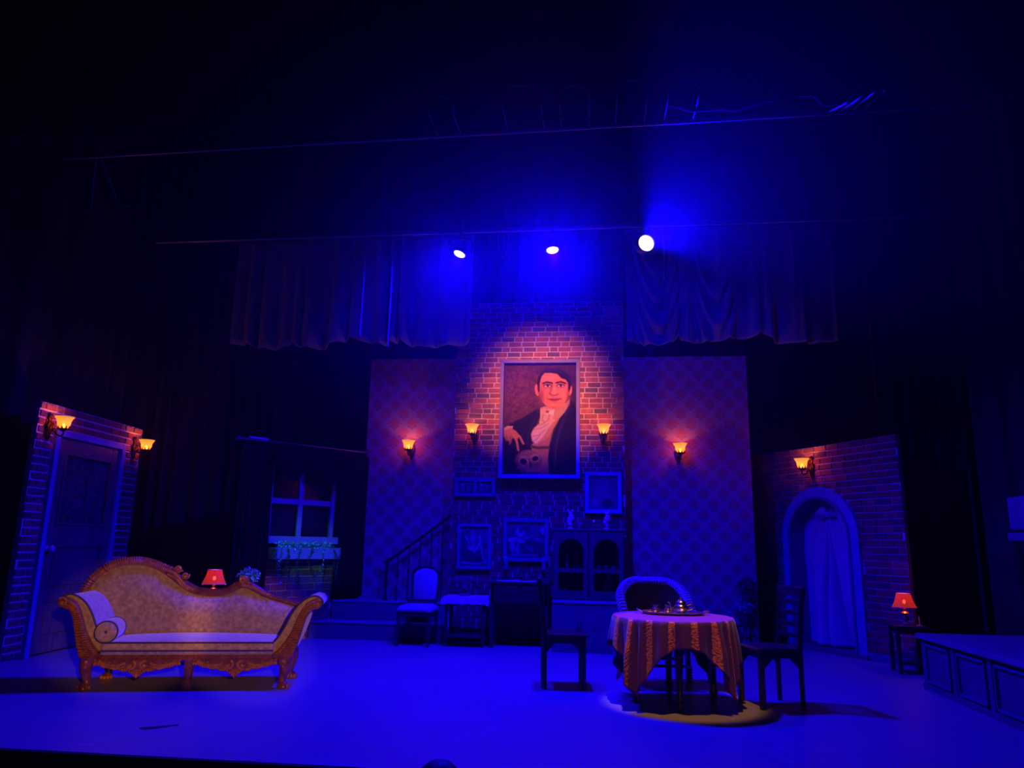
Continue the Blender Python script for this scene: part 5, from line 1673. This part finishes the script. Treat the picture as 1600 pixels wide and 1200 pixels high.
def plant_stand(label, loc, H):
    t = thing('plant_stand', label, 'stand', loc)
    MB().lathe([(0.0, 0.0), (0.13, 0.0), (0.13, 0.018), (0.0, 0.018)], 20, (0, 0, H - 0.018)).build('stand_top', 'iron', t)
    for k in range(3):
        a = 2 * PI * k / 3 + 0.5
        MB().tube(smoothpath([(0.11 * math.cos(a), 0.11 * math.sin(a), H - 0.018), (0.06 * math.cos(a), 0.06 * math.sin(a), H * 0.5), (0.14 * math.cos(a), 0.14 * math.sin(a), 0.0)], 6), 0.010, 6).build('leg', 'iron', t)
    MB().tube([(0.065 * math.cos(2 * PI * k / 20), 0.065 * math.sin(2 * PI * k / 20), H * 0.5) for k in range(21)], 0.006, 6, cap=False).build('ring', 'iron', t)
    return t
plant_stand('iron plant stand hidden behind the right end of the chaise', (-4.14, 8.75, 0), 0.62)
potted('round green topiary in a dark pot peeping over the chaise back', (-4.14, 8.75, 0.6205), 0.38, 0.16, (0.13, 0.13, 0.09), 420, 3)
plant_stand('short iron plant stand right of the round table by the papered wall', (2.00, 10.62, 0), 0.33)
potted('low green plant in a dark pot by the foot of the right papered wall', (2.00, 10.62, 0.3305), 0.30, 0.17, (0.14, 0.14, 0.07), 380, 6)
plant_stand('tall iron plant stand in the corner beside the brick archway', (2.11, 10.92, 0), 0.62)
potted('dark leafy plant on the taller stand in the corner by the archway', (2.11, 10.92, 0.6205), 0.30, 0.15, (0.15, 0.13, 0.08), 380, 9, 'leaf_dark')

def window_box():
    rz = ww.rotation_euler[2]
    t = thing('window_box', 'pale window box with green foliage and trailing vines under the window', 'planter', (*to_flat(ww, 0.535, 0, 0)[:2], 1.08), rz)
    L = 1.09
    y0, y1 = -0.26, -0.105
    for q in ((0, L, y0, y0 + 0.02, 0, 0.155), (0, L, y1 - 0.02, y1, 0, 0.155), (0, 0.02, y0 + 0.02, y1 - 0.02, 0, 0.155), (L - 0.02, L, y0 + 0.02, y1 - 0.02, 0, 0.155)):
        MB().box(*q).build('board', 'white', t, smooth=0, bevel=0.003)
    MB().box(0.02, L - 0.02, y0 + 0.02, y1 - 0.02, 0, 0.12).build('soil', 'pot', t, smooth=0)
    leaf_cloud([((0.14 + 0.05 * k, -0.185, 0.165), (0.07, 0.085, 0.065)) for k in range(17)], 1900, 0.036, 11).build('foliage', 'leaf', t, smooth=0, kind='stuff')
    rs = random.Random(21)
    for k in range(8):
        x = (0.02, 0.10, 0.20, 0.40, 0.58, 0.80, 0.96, 1.07)[k]
        ln = (0.28, 0.42, 0.3, 0.42, 0.25, 0.46, 0.30, 0.5)[k]
        pts = smoothpath([(x, -0.25, 0.16), (x + rs.uniform(-.03, .03), -0.275, 0.08), (x + rs.uniform(-.05, .05), -0.27, 0.1 - ln * 0.5), (x + rs.uniform(-.06, .06), -0.265, 0.1 - ln)], 5)
        v = MB().tube(pts, 0.004, 5).build('vine', 'leaf_dark', t)
        lv = leaf_cloud([(tuple(p), (0.025, 0.015, 0.02)) for p in pts], 70, 0.028, 30 + k)
        lv.build('vine_leaves', 'leaf' if k in (1, 5) else 'leaf_dark', v, smooth=0, kind='stuff')
    for x in (0.15, L - 0.15):
        MB().box(x - 0.015, x + 0.015, y1, -0.012, 0.02, 0.06).build('bracket', 'iron', t, smooth=0)
window_box()

# ================================================================== DESK, CLOTHED TABLE, TELEPHONE
def clothed_table():
    t = thing('lamp_table', 'small dark table with lower shelf under a white lace cloth', 'table', (-1.72, 10.24, 0))
    W, D, H = 0.58, 0.42, 0.635
    MB().box(-W / 2, W / 2, -D / 2, D / 2, H - 0.025, H).build('table_top', 'dark_wood', t, smooth=0, bevel=0.005)
    for sx in (-1, 1):
        for sy in (-1, 1):
            x, y = sx * (W / 2 - 0.04), sy * (D / 2 - 0.04)
            MB().lathe([(0.018, 0.0), (0.026, 0.03), (0.018, 0.06), (0.024, 0.10), (0.024, 0.16), (0.017, 0.19), (0.022, 0.40), (0.026, H - 0.025)], 10, (x, y, 0)).build('leg', 'dark_wood', t)
        MB().box(sx * (W / 2 - 0.04) - 0.01, sx * (W / 2 - 0.04) + 0.01, -D / 2 + 0.05, D / 2 - 0.05, H - 0.09, H - 0.025).build('apron', 'dark_wood', t, smooth=0)
    MB().box(-W / 2 + 0.05, W / 2 - 0.05, -D / 2 + 0.03, -D / 2 + 0.05, H - 0.09, H - 0.025).build('apron', 'dark_wood', t, smooth=0)
    MB().box(-W / 2 + 0.02, W / 2 - 0.02, -D / 2 + 0.02, D / 2 - 0.02, 0.12, 0.15).build('lower_shelf', 'dark_wood', t, smooth=0, bevel=0.004)
    A, B = W / 2 + 0.10, D / 2 + 0.09
    def fn(u, v):
        x, y = (2 * u - 1) * A, (2 * v - 1) * B
        ex, ey = max(0, abs(x) - W / 2), max(0, abs(y) - D / 2)
        d = math.hypot(ex, ey) if ex and ey else ex + ey
        X = math.copysign(min(abs(x), W / 2 + 0.008 + 0.22 * ex), x)
        Y = math.copysign(min(abs(y), D / 2 + 0.008 + 0.22 * ey), y)
        wob = 0.012 * math.sin(x * 31 + y * 17) * min(1, d / 0.05)
        if ex:
            X += wob
        if ey:
            Y += wob
        return (X, Y, H + 0.003 - max(ex, ey) * (1.15 if ex and ey else 1.0) + 0.006 * math.sin(x * 50 + y * 44) * min(1, d / 0.08))
    o = MB().grid(fn, 64, 52).build('table_runner', 'lace', smooth=180)
    o.modifiers.new('thickness', 'SOLIDIFY').thickness = 0.003
    place(tag(o, 'crumpled white lace cloth covering the small dark table', 'cloth'), (-1.72, 10.24, 0))
clothed_table()
def telephone():
    t = thing('antique_telephone', 'black antique telephone with raised cradle on the lace cloth', 'telephone', (-1.76, 10.24, 0.6455), R(6))
    MB().lathe([(0.0, 0.0), (0.085, 0.0), (0.09, 0.012), (0.07, 0.03), (0.05, 0.055), (0.04, 0.09), (0.025, 0.11), (0.018, 0.17), (0.0, 0.17)], 20).build('base', 'phone', t)
    MB().lathe([(0.0, 0.0), (0.04, 0.0), (0.04, 0.008), (0.0, 0.010)], 18, (0, -0.066, 0.055), axis='y').build('dial', 'brass', t)
    cr = MB().box(-0.08, 0.08, -0.012, 0.012, 0.165, 0.182).build('cradle', 'brass', t, smooth=0, bevel=0.004)
    for s in (-1, 1):
        MB().tube(smoothpath([(s * 0.06, 0, 0.178), (s * 0.085, 0, 0.20), (s * 0.075, 0, 0.225)], 4), 0.006, 6).build('prong', 'brass', cr)
    h = MB().tube(smoothpath([(-0.10, 0, 0.222), (-0.05, 0, 0.236), (0.05, 0, 0.236), (0.10, 0, 0.222)], 5), 0.013, 8).build('handset', 'phone', t)
    for s in (-1, 1):
        MB().lathe([(0.0, 0.0), (0.034, 0.0), (0.030, 0.025), (0.014, 0.035), (0.0, 0.035)], 16, (s * 0.115, 0, 0.198)).build('cup', 'phone', h)
telephone()
def desk():
    t = thing('writing_desk', 'dark wooden writing desk with deep front panel against the brick', 'desk', (-1.0, 10.33, 0))
    W, D, H = 0.78, 0.50, 0.85
    MB().box(-W / 2 - 0.02, W / 2 + 0.02, -D / 2 - 0.02, D / 2, H - 0.03, H).build('desk_top', 'dark_wood', t, smooth=0, bevel=0.006)
    for q in ((-W / 2 + 0.02, W / 2 - 0.02, -D / 2 + 0.01, -D / 2 + 0.03),):
        MB().box(q[0], q[1], q[2], q[3], H - 0.30, H - 0.03).build('front_panel', 'dark_wood', t, smooth=0)
    for k in (-1, 1):
        d = MB().box(min(k * 0.02, k * 0.34), max(k * 0.02, k * 0.34), -D / 2 - 0.006, -D / 2 + 0.01, H - 0.27, H - 0.06).build('drawer', 'dark_wood', t, smooth=0, bevel=0.006)
        MB().ball((k * 0.18, -D / 2 - 0.02, H - 0.165), 0.014, 8).build('knob', 'iron', d)
        MB().box(k * (W / 2 - 0.03) - 0.012, k * (W / 2 - 0.03) + 0.012, -D / 2 + 0.03, D / 2 - 0.03, H - 0.30, H - 0.03).build('side_panel', 'dark_wood', t, smooth=0)
        for sy in (-1, 1):
            MB().box(k * (W / 2 - 0.03) - 0.025, k * (W / 2 - 0.03) + 0.025, sy * (D / 2 - 0.035) - 0.025, sy * (D / 2 - 0.035) + 0.025, 0, H - 0.03).build('leg', 'dark_wood', t, smooth=0, bevel=0.004)
desk()
for x, y, a, lab in ((-1.17, 10.18, 12, 'loose sheet of paper lying at the left of the writing desk'), (-0.90, 10.17, -7, 'loose sheet of paper lying at the middle of the writing desk')):
    o = MB().grid(lambda u, v: ((u - .5) * .29, (v - .5) * .2, 0.004 + 0.012 * u * u * v), 8, 6).build('paper_sheet', 'paper_white', smooth=180)
    o.modifiers.new('thickness', 'SOLIDIFY').thickness = 0.001
    place(tag(o, lab, 'paper', 'papers on the desk'), (x, y, 0.8505), R(a))
o = MB().box(-0.10, 0.10, -0.07, 0.07, 0, 0.035).build('closed_book', 'book_a', smooth=0, bevel=0.004)
place(tag(o, 'closed book lying at the right end of the writing desk', 'book'), (-0.72, 10.30, 0.8505), R(15))

# ================================================================== CHINA CABINET
def cabinet():
    X0, X1, Z0, Z1, Y0, D = -0.555, 0.39, 0.6255, 1.56, 10.22, 0.44
    W, H = X1 - X0, Z1 - Z0
    t = thing('china_cabinet', 'dark wooden cabinet with arched glass doors on the box platform', 'cabinet', (X0, Y0, Z0))
    for q, nm in (((0, 0.025, 0, D, 0, H - 0.03), 'side_panel'), ((W - 0.025, W, 0, D, 0, H - 0.03), 'side_panel'), ((0.025, W - 0.025, D - 0.02, D, 0, H - 0.03), 'back_panel'), ((0.025, W - 0.025, 0.02, D - 0.02, 0, 0.03), 'bottom_board')):
        MB().box(*q).build(nm, 'cab_wood', t, smooth=0)
    MB().box(-0.02, W + 0.02, -0.035, D, H - 0.03, H).build('cornice', 'cab_wood', t, smooth=0, bevel=0.006)
    MB().box(0.025, W - 0.025, 0.03, D - 0.02, 0.375, 0.39).build('inner_shelf', 'cab_wood', t, smooth=0)
    for k in range(2):
        dx0 = 0.006 + k * (W / 2)
        dw = W / 2 - 0.012
        d = bpy.data.objects.new('cabinet_door', None)
        COL.objects.link(d)
        d.parent = t
        d.location = (dx0, 0, 0.01)
        dh = H - 0.045
        a, b = 0.065, dw - 0.065
        cx, r = dw / 2, (dw - 0.13) / 2
        zl0, zl1, zu0 = 0.11, 0.345, 0.40
        zs = dh - 0.10 - r
        n = 20
        arc = [(cx - r * math.cos(PI * i / n), zs + r * math.sin(PI * i / n)) for i in range(n + 1)]
        m = MB()
        y0, y1 = -0.022, 0.0
        m.box(0, a, y0, y1, 0, dh).box(b, dw, y0, y1, 0, dh).box(a, b, y0, y1, 0, zl0).box(a, b, y0, y1, zl1, zu0)
        m.prism([(a, dh), (a, zs)] + arc[1:-1] + [(b, zs), (b, dh)], y0, y1)
        m.build('door_frame', 'cab_wood', d, smooth=0)
        MB().prism([(a, zu0)] + arc + [(b, zu0)], -0.008, -0.005).build('arched_pane', 'cabinet_glass', d, smooth=0)
        MB().box(a, b, -0.008, -0.005, zl0, zl1).build('lower_pane', 'cabinet_glass', d, smooth=0)
        hx = dw - 0.03 if k == 0 else 0.03
        MB().tube(smoothpath([(hx, -0.022, 0.41), (hx, -0.045, 0.425), (hx, -0.045, 0.485), (hx, -0.022, 0.50)], 4), 0.006, 6).build('handle', 'chrome', d)
    zs = Z0 + 0.3905
    def cup(x, lab, r=0.03, h=0.06):
        o = MB().lathe([(0.0, 0.0), (r * 0.6, 0.0), (r * 0.55, 0.006), (r * 0.9, 0.02), (r, h), (r * 0.93, h), (r * 0.8, 0.02), (0.0, 0.014)], 16).build('china_cup', 'plaster')
        place(tag(o, lab, 'cup', 'china cups in the cabinet'), (x, Y0 + 0.15, zs))
    cup(0.06, 'small pale cup at the left behind the right arched door')
    cup(0.15, 'small pale cup in the middle behind the right arched door')
    cup(0.25, 'small pale cup at the right behind the right arched door')
    f = thing('candlestick', 'slender candlestick behind the left arched cabinet door', 'candlestick', (-0.38, Y0 + 0.14, zs))
    MB().lathe([(0.0, 0.0), (0.03, 0.0), (0.03, 0.008), (0.01, 0.02), (0.014, 0.06), (0.008, 0.08), (0.016, 0.10), (0.0, 0.105)], 14).build('holder', 'plaster', f)
    MB().lathe([(0.0, 0.104), (0.009, 0.104), (0.008, 0.21), (0.0, 0.215)], 10).build('candle', 'white', f)
    o = MB().lathe([(0.0, 0.0), (0.025, 0.0), (0.02, 0.008), (0.05, 0.03), (0.075, 0.06), (0.072, 0.062), (0.045, 0.034), (0.0, 0.02)], 20).build('china_bowl', 'plaster')
    place(tag(o, 'footed pale bowl behind the left arched cabinet door', 'bowl'), (-0.22, Y0 + 0.16, zs))
    zb = Z0 + 0.0305
    for k in range(4):
        o = MB().box(-0.012, 0.012, -0.07, 0.07, 0, 0.19).build('leaning_book', ('book_a', 'book_b', 'paper_white', 'book_b')[k], smooth=0, bevel=0.002)
        o.location = (-0.465 + 0.042 * k, Y0 + 0.18, zb + 0.005)
        o.rotation_euler = (0, R(-14), 0)
        tag(o, ('red', 'green', 'white', 'dark green')[k] + ' book leaning behind the lower left cabinet pane', 'book', 'books in the cabinet')
cabinet()
CZ_ = 1.5605
def crystal_figure(label, loc, seed):
    t = thing('crystal_figurine', label, 'figurine', loc)
    rs = random.Random(seed)
    MB().lathe([(0.0, 0.0), (0.042, 0.0), (0.038, 0.012), (0.018, 0.022), (0.0, 0.024)], 10).build('foot', 'crystal', t, smooth=0)
    m = MB()
    z = 0.035
    for r, dx in ((0.026, 0), (0.042, -0.012), (0.048, 0.004), (0.036, 0.012), (0.030, 0.0)):
        m.ball((dx, rs.uniform(-.008, .008), z + 0.02), r, 7, (1, 0.8, 0.75))
        z += 0.040
    m.build('faceted_body', 'crystal', t, smooth=0)
    m = MB()
    for s in (-1, 1):
        m.ball((s * 0.030, 0, z + 0.012), 0.017, 6)
    m.build('faceted_tips', 'crystal', t, smooth=0)
crystal_figure('sparkling crystal figurine at the left end of the cabinet top', (-0.335, 10.38, CZ_), 1)
crystal_figure('sparkling crystal figurine at the right end of the cabinet top', (0.165, 10.38, CZ_), 2)
for x, r, m_, lab in ((-0.18, 0.030, 'phone', 'small dark egg ornament on the cabinet top'), (-0.005, 0.042, 'silver', 'pale egg ornament on the cabinet top')):
    t = thing('egg_ornament', lab, 'ornament', (x, 10.36, CZ_))
    MB().lathe([(0.0, 0.0), (0.026, 0.0), (0.02, 0.008), (0.012, 0.016), (0.02, 0.022), (0.0, 0.022)], 14).build('egg_cup', 'iron', t)
    MB().ball((0, 0, 0.022 + r * 1.25), r, 16, (1, 1, 1.3)).build('egg', m_, t)

# ================================================================== STAIR RAILING IN FRONT OF THE LEFT PAPERED WALL
def railing():
    t = thing('stair_railing', 'black iron stair railing rising towards the chimney breast', 'railing', (-3.08, 10.95, 0.5))
    hr = [(0.0, 0, 0.56), (0.10, 0, 0.60), (0.97, 0, 1.24)]
    MB().tube(smoothpath(hr, 5), 0.020, 8).build('handrail', 'iron', t)
    MB().lathe([(0.0, 0.0), (0.035, 0.0), (0.03, 0.03), (0.018, 0.06), (0.018, 0.48), (0.03, 0.52), (0.02, 0.56), (0.0, 0.60)], 12, (0.02, 0, 0)).build('newel_post', 'iron', t)
    for k in range(1, 6):
        x = 0.02 + k * 0.165
        b = MB().tube([(x, 0, 0.0), (x, 0, 0.54 + 0.735 * (x - 0.02))], 0.009, 6).build('baluster', 'iron', t)
        MB().ball((x, 0, 0.30 + 0.36 * (x - 0.02)), 0.022, 8, (1, 1, 1.6)).build('baluster_knop', 'iron', b)
railing()

# ================================================================== RIGGING AND LAMPS
def stage_light(label, loc, target, k=1.0):
    t = thing('stage_light', label, 'stage light', loc, 0, 'blue stage lights on the pipe')
    d = (Vector(target) - Vector(loc)).normalized()
    rot = d.to_track_quat('-Z', 'Y').to_matrix().to_4x4()
    MB().lathe([(0.10, -0.005), (0.105, 0.0), (0.105, 0.06), (0.09, 0.12), (0.06, 0.19), (0.0, 0.20)], 20).xf(rot @ Matrix.Scale(k, 4)).build('housing', 'iron', t)
    MB().lathe([(0.0, -0.030), (0.05, -0.026), (0.085, -0.016), (0.092, -0.006), (0.0, -0.006)], 24).xf(rot @ Matrix.Scale(k, 4)).build('lens', 'lens', t)
    # rim shields the lens edge
    MB().shell([(0.092, 0.025), (0.106, 0.0), (0.108, -0.016), (0.102, -0.016), (0.098, 0.0), (0.090, 0.02)], 24).xf(rot @ Matrix.Scale(k, 4)).build('bezel', 'iron', t)
    MB().tube(smoothpath([(-0.135, 0.02, 0.02), (-0.14, 0.03, 0.16), (0, 0.03, 0.20), (0.14, 0.03, 0.16), (0.135, 0.02, 0.02)], 5), 0.009, 6).build('yoke', 'iron', t)
    MB().tube([(0, 0.03, 0.19), (0, 0.03, 0.285)], 0.018, 8).build('clamp', 'iron', t)
for lp, la, k, lab in zip(LAMPS, LAMP_AIM, (0.74, 0.74, 1.0), ('left of three blue stage lights on the overhead pipe', 'middle of three blue stage lights on the overhead pipe', 'largest and rightmost of three blue stage lights overhead')):
    stage_light(lab, lp, la, k)
def hung_pipe(label, p0, p1, hangers):
    t = thing('lighting_pipe', label, 'pipe', p0)
    d = Vector(p1) - Vector(p0)
    MB().tube([(0, 0, 0), d], 0.024, 10).build('steel_tube', 'pipe', t)
    for k in hangers:
        q = d * k
        MB().tube([q, (q.x, q.y, 9.0 - p0[2])], 0.004, 5).build('hanger_wire', 'cable', t)
hung_pipe('steel lighting pipe carrying the three blue lights', (-5.4, 8.03, 4.925), (4.2, 8.03, 4.985), (0.02, 0.3, 0.7, 0.98))
hung_pipe('steel pipe below the hem of the top border curtain', (-5.3, 6.22, 5.055), (3.3, 6.22, 5.205), (0.02, 0.5, 0.98))
for (x, y, z0, z1, lab) in ((-2.72, 8.045, 3.68, 4.93, 'thin rope hanging furthest left from the lighting pipe'), (-2.38, 8.045, 3.55, 4.93, 'thin rope hanging second from the left off the lighting pipe'),
                            (0.80, 8.045, 4.30, 4.95, 'short rope hanging just right of the largest blue light'), (1.75, 8.035, 4.05, 4.985, 'thin rope hanging furthest right from the lighting pipe')):
    t = thing('hanging_rope', lab, 'rope', (x, y, z0), 0, 'ropes hanging from the lighting pipe')
    MB().tube([(0, 0, 0.02), (0.006, 0, (z1 - z0) * 0.5), (0, 0, z1 - z0)], 0.006, 6).build('cord', 'rope', t)
    MB().ball((0, 0, 0.018), 0.016, 8).build('knot', 'rope', t)
for x, lab in ((-1.05, 'cable loop hanging between the left and middle blue lights'),):
    tag(MB().tube(smoothpath([(x - 0.06, 8.03, 4.95), (x - 0.055, 8.05, 4.72), (x, 8.06, 4.62), (x + 0.05, 8.05, 4.74), (x + 0.06, 8.03, 4.95)], 6), 0.008, 6).build('cable_loop', 'cable'), lab, 'cable')
rs = random.Random(40)
for k, (x, w, h) in enumerate(((-0.62, 0.34, 0.20), (-0.16, 0.26, 0.16), (0.34, 0.26, 0.18), (0.78, 0.26, 0.16), (-1.35, 0.22, 0.14))):
    y = 5.84
    z = 5.055 + 0.0174 * (x + 5.3)
    lab = 'looped cable ' + ('over the middle blue light, hung on the upper pipe', 'right of the middle of the upper pipe', 'second from the right on the upper pipe', 'at the right end of the upper pipe', 'furthest left on the upper pipe')[k]
    tag(MB().tube(smoothpath([(x - w / 2, 6.22, z), (x - w / 2, y - 0.02, z - 0.02), (x - w / 2, y - 0.03, z + h * 0.55), (x - w * 0.2, y - 0.02, z + h), (x + w * 0.25, y - 0.02, z + h * 0.92), (x + w / 2, y - 0.03, z + h * 0.45), (x + w / 2, y - 0.02, z - 0.02), (x + w / 2, 6.22, z)], 6), 0.006, 6).build('cable_loop', 'rope'), lab, 'cable', 'cable loops on the upper pipe')
# tangle of cable at upper right
m = MB()
for k in range(4):
    a = rs.uniform(0, 1)
    pts = smoothpath([(2.1 + 0.1 * k, 6.22, 5.19), (2.15 + 0.1 * k, 5.86, 5.06 + 0.03 * k), (2.3 + 0.05 * k, 5.84, 5.22 - 0.04 * k), (2.55, 5.83, 5.12 + 0.05 * k), (2.62 - 0.06 * k, 5.84, 5.26), (2.75 - 0.05 * k, 5.86, 5.04)], 6)
    m.tube(pts, 0.009, 6)
tag(m.build('cable_tangle', 'cable'), 'tangle of dark cable hanging at the upper right below the border', 'cable')
tag(MB().tube(smoothpath([(-4.98, 6.3, 4.55), (-4.92, 6.22, 5.07), (-4.80, 6.42, 4.68), (-4.66, 6.44, 4.62)], 6), 0.006, 6).build('hanging_cable', 'rope'), 'thin bent cable dangling in the dark at upper left', 'cable')

# ================================================================== ODDS AND ENDS
def pedestal():
    t = thing('plaster_pedestal', 'pale plaster column standing on the panelled platform at the right edge', 'column', (3.82, 6.90, 0.5305))
    MB().box(-0.16, 0.16, -0.16, 0.16, 0, 0.10).build('plinth', 'plaster_dim', t, smooth=0, bevel=0.008)
    MB().lathe([(0.12, 0.10), (0.13, 0.12), (0.11, 0.15), (0.10, 0.20), (0.095, 0.83), (0.11, 0.89), (0.13, 0.92), (0.0, 0.92)], 20).build('shaft', 'drape_dark', t)
    MB().box(-0.19, 0.19, -0.19, 0.19, 0.92, 0.99).build('abacus', 'plaster_dim', t, smooth=0, bevel=0.008)
    MB().box(-0.18, 0.18, -0.16, 0.16, 1.01, 1.30).build('block', 'plaster_dim', t, smooth=0, bevel=0.02)
    MB().lathe([(0.0, 0.99), (0.13, 0.99), (0.13, 1.01), (0.0, 1.01)], 20).build('neck', 'plaster_dim', t)
pedestal()
# a scrap of dark tape on the floor near the stage edge
o = MB().prism([(-0.10, -0.02), (-0.05, -0.045), (0.0, -0.03), (0.05, 0.01), (0.15, 0.06), (0.14, 0.075), (0.03, 0.04), (-0.03, 0.02), (-0.09, 0.01)], 0.0005, 0.004, axis='z').build('tape_scrap', 'tape', smooth=0)
place(tag(o, 'torn scrap of black tape on the floor in front of the chaise', 'tape'), (-3.16, 5.40, 0), R(14))

def spectator():
    t = thing('person', 'dark-haired spectator below the stage edge, only the crown showing', 'person', (-0.585, 2.95, -1.2))
    t.scale = (1.04, 1.04, 1.04)
    me = bpy.data.meshes.new('body')
    V = [(0, 0, 0.88), (0, 0, 1.10), (0, 0, 1.32), (0, 0, 1.40), (0, 0.01, 1.50), (0, 0.01, 1.58),
         (-0.18, 0, 1.32), (-0.24, 0.02, 1.08), (-0.22, 0.10, 0.86), (0.18, 0, 1.32), (0.24, 0.02, 1.08), (0.22, 0.10, 0.86),
         (-0.10, 0, 0.80), (-0.11, 0, 0.45), (-0.11, 0, 0.06), (0.10, 0, 0.80), (0.11, 0, 0.45), (0.11, 0, 0.06), (-0.11, 0.14, 0.03), (0.11, 0.14, 0.03)]
    E = [(0, 1), (1, 2), (2, 3), (3, 4), (4, 5), (2, 6), (6, 7), (7, 8), (2, 9), (9, 10), (10, 11), (0, 12), (12, 13), (13, 14), (0, 15), (15, 16), (16, 17), (14, 18), (17, 19)]
    RR = [0.15, 0.14, 0.13, 0.058, 0.085, 0.075, 0.065, 0.045, 0.035, 0.065, 0.045, 0.035, 0.085, 0.06, 0.045, 0.085, 0.06, 0.045, 0.035, 0.035]
    me.from_pydata(V, E, [])
    o = bpy.data.objects.new('body', me)
    COL.objects.link(o)
    o.parent = t
    sk = o.modifiers.new('skin', 'SKIN')
    if not me.skin_vertices:
        bpy.context.view_layer.objects.active = o
        me.attributes.new('skin_layer', 'FLOAT', 'POINT') if False else None
    for i, s in enumerate(me.skin_vertices[0].data if me.skin_vertices else []):
        s.radius = (RR[i], RR[i])
        s.use_root = (i == 0)
    sd = o.modifiers.new('smooth', 'SUBSURF')
    sd.levels = sd.render_levels = 1
    me.materials.append(MT['shirt'])
    h = MB().ball((0, 0.012, 1.545), 0.105, 20, (0.82, 0.98, 1.12))
    h.ball((0, 0.11, 1.52), 0.018, 8, (0.8, 1.2, 1.3))
    for s in (-1, 1):
        h.ball((s * 0.088, 0.01, 1.53), 0.026, 8, (0.4, 0.8, 1.2))
    h.build('head', 'skin', t)
    def hairf(u, v):
        a = 2 * PI * u
        e = v * 2.05 * (1 - 0.33 * max(0, math.sin(a)))
        r = 0.112 + 0.004 * noise.noise(Vector((math.cos(a) * 6, math.sin(a) * 6, v * 9)))
        return (0.86 * r * math.sin(e) * math.cos(a), 0.010 + r * math.sin(e) * math.sin(a), 1.552 + 1.12 * r * math.cos(e))
    MB().grid(hairf, 40, 16).build('hair', 'hair', t, thick=0.006, smooth=180)
spectator()
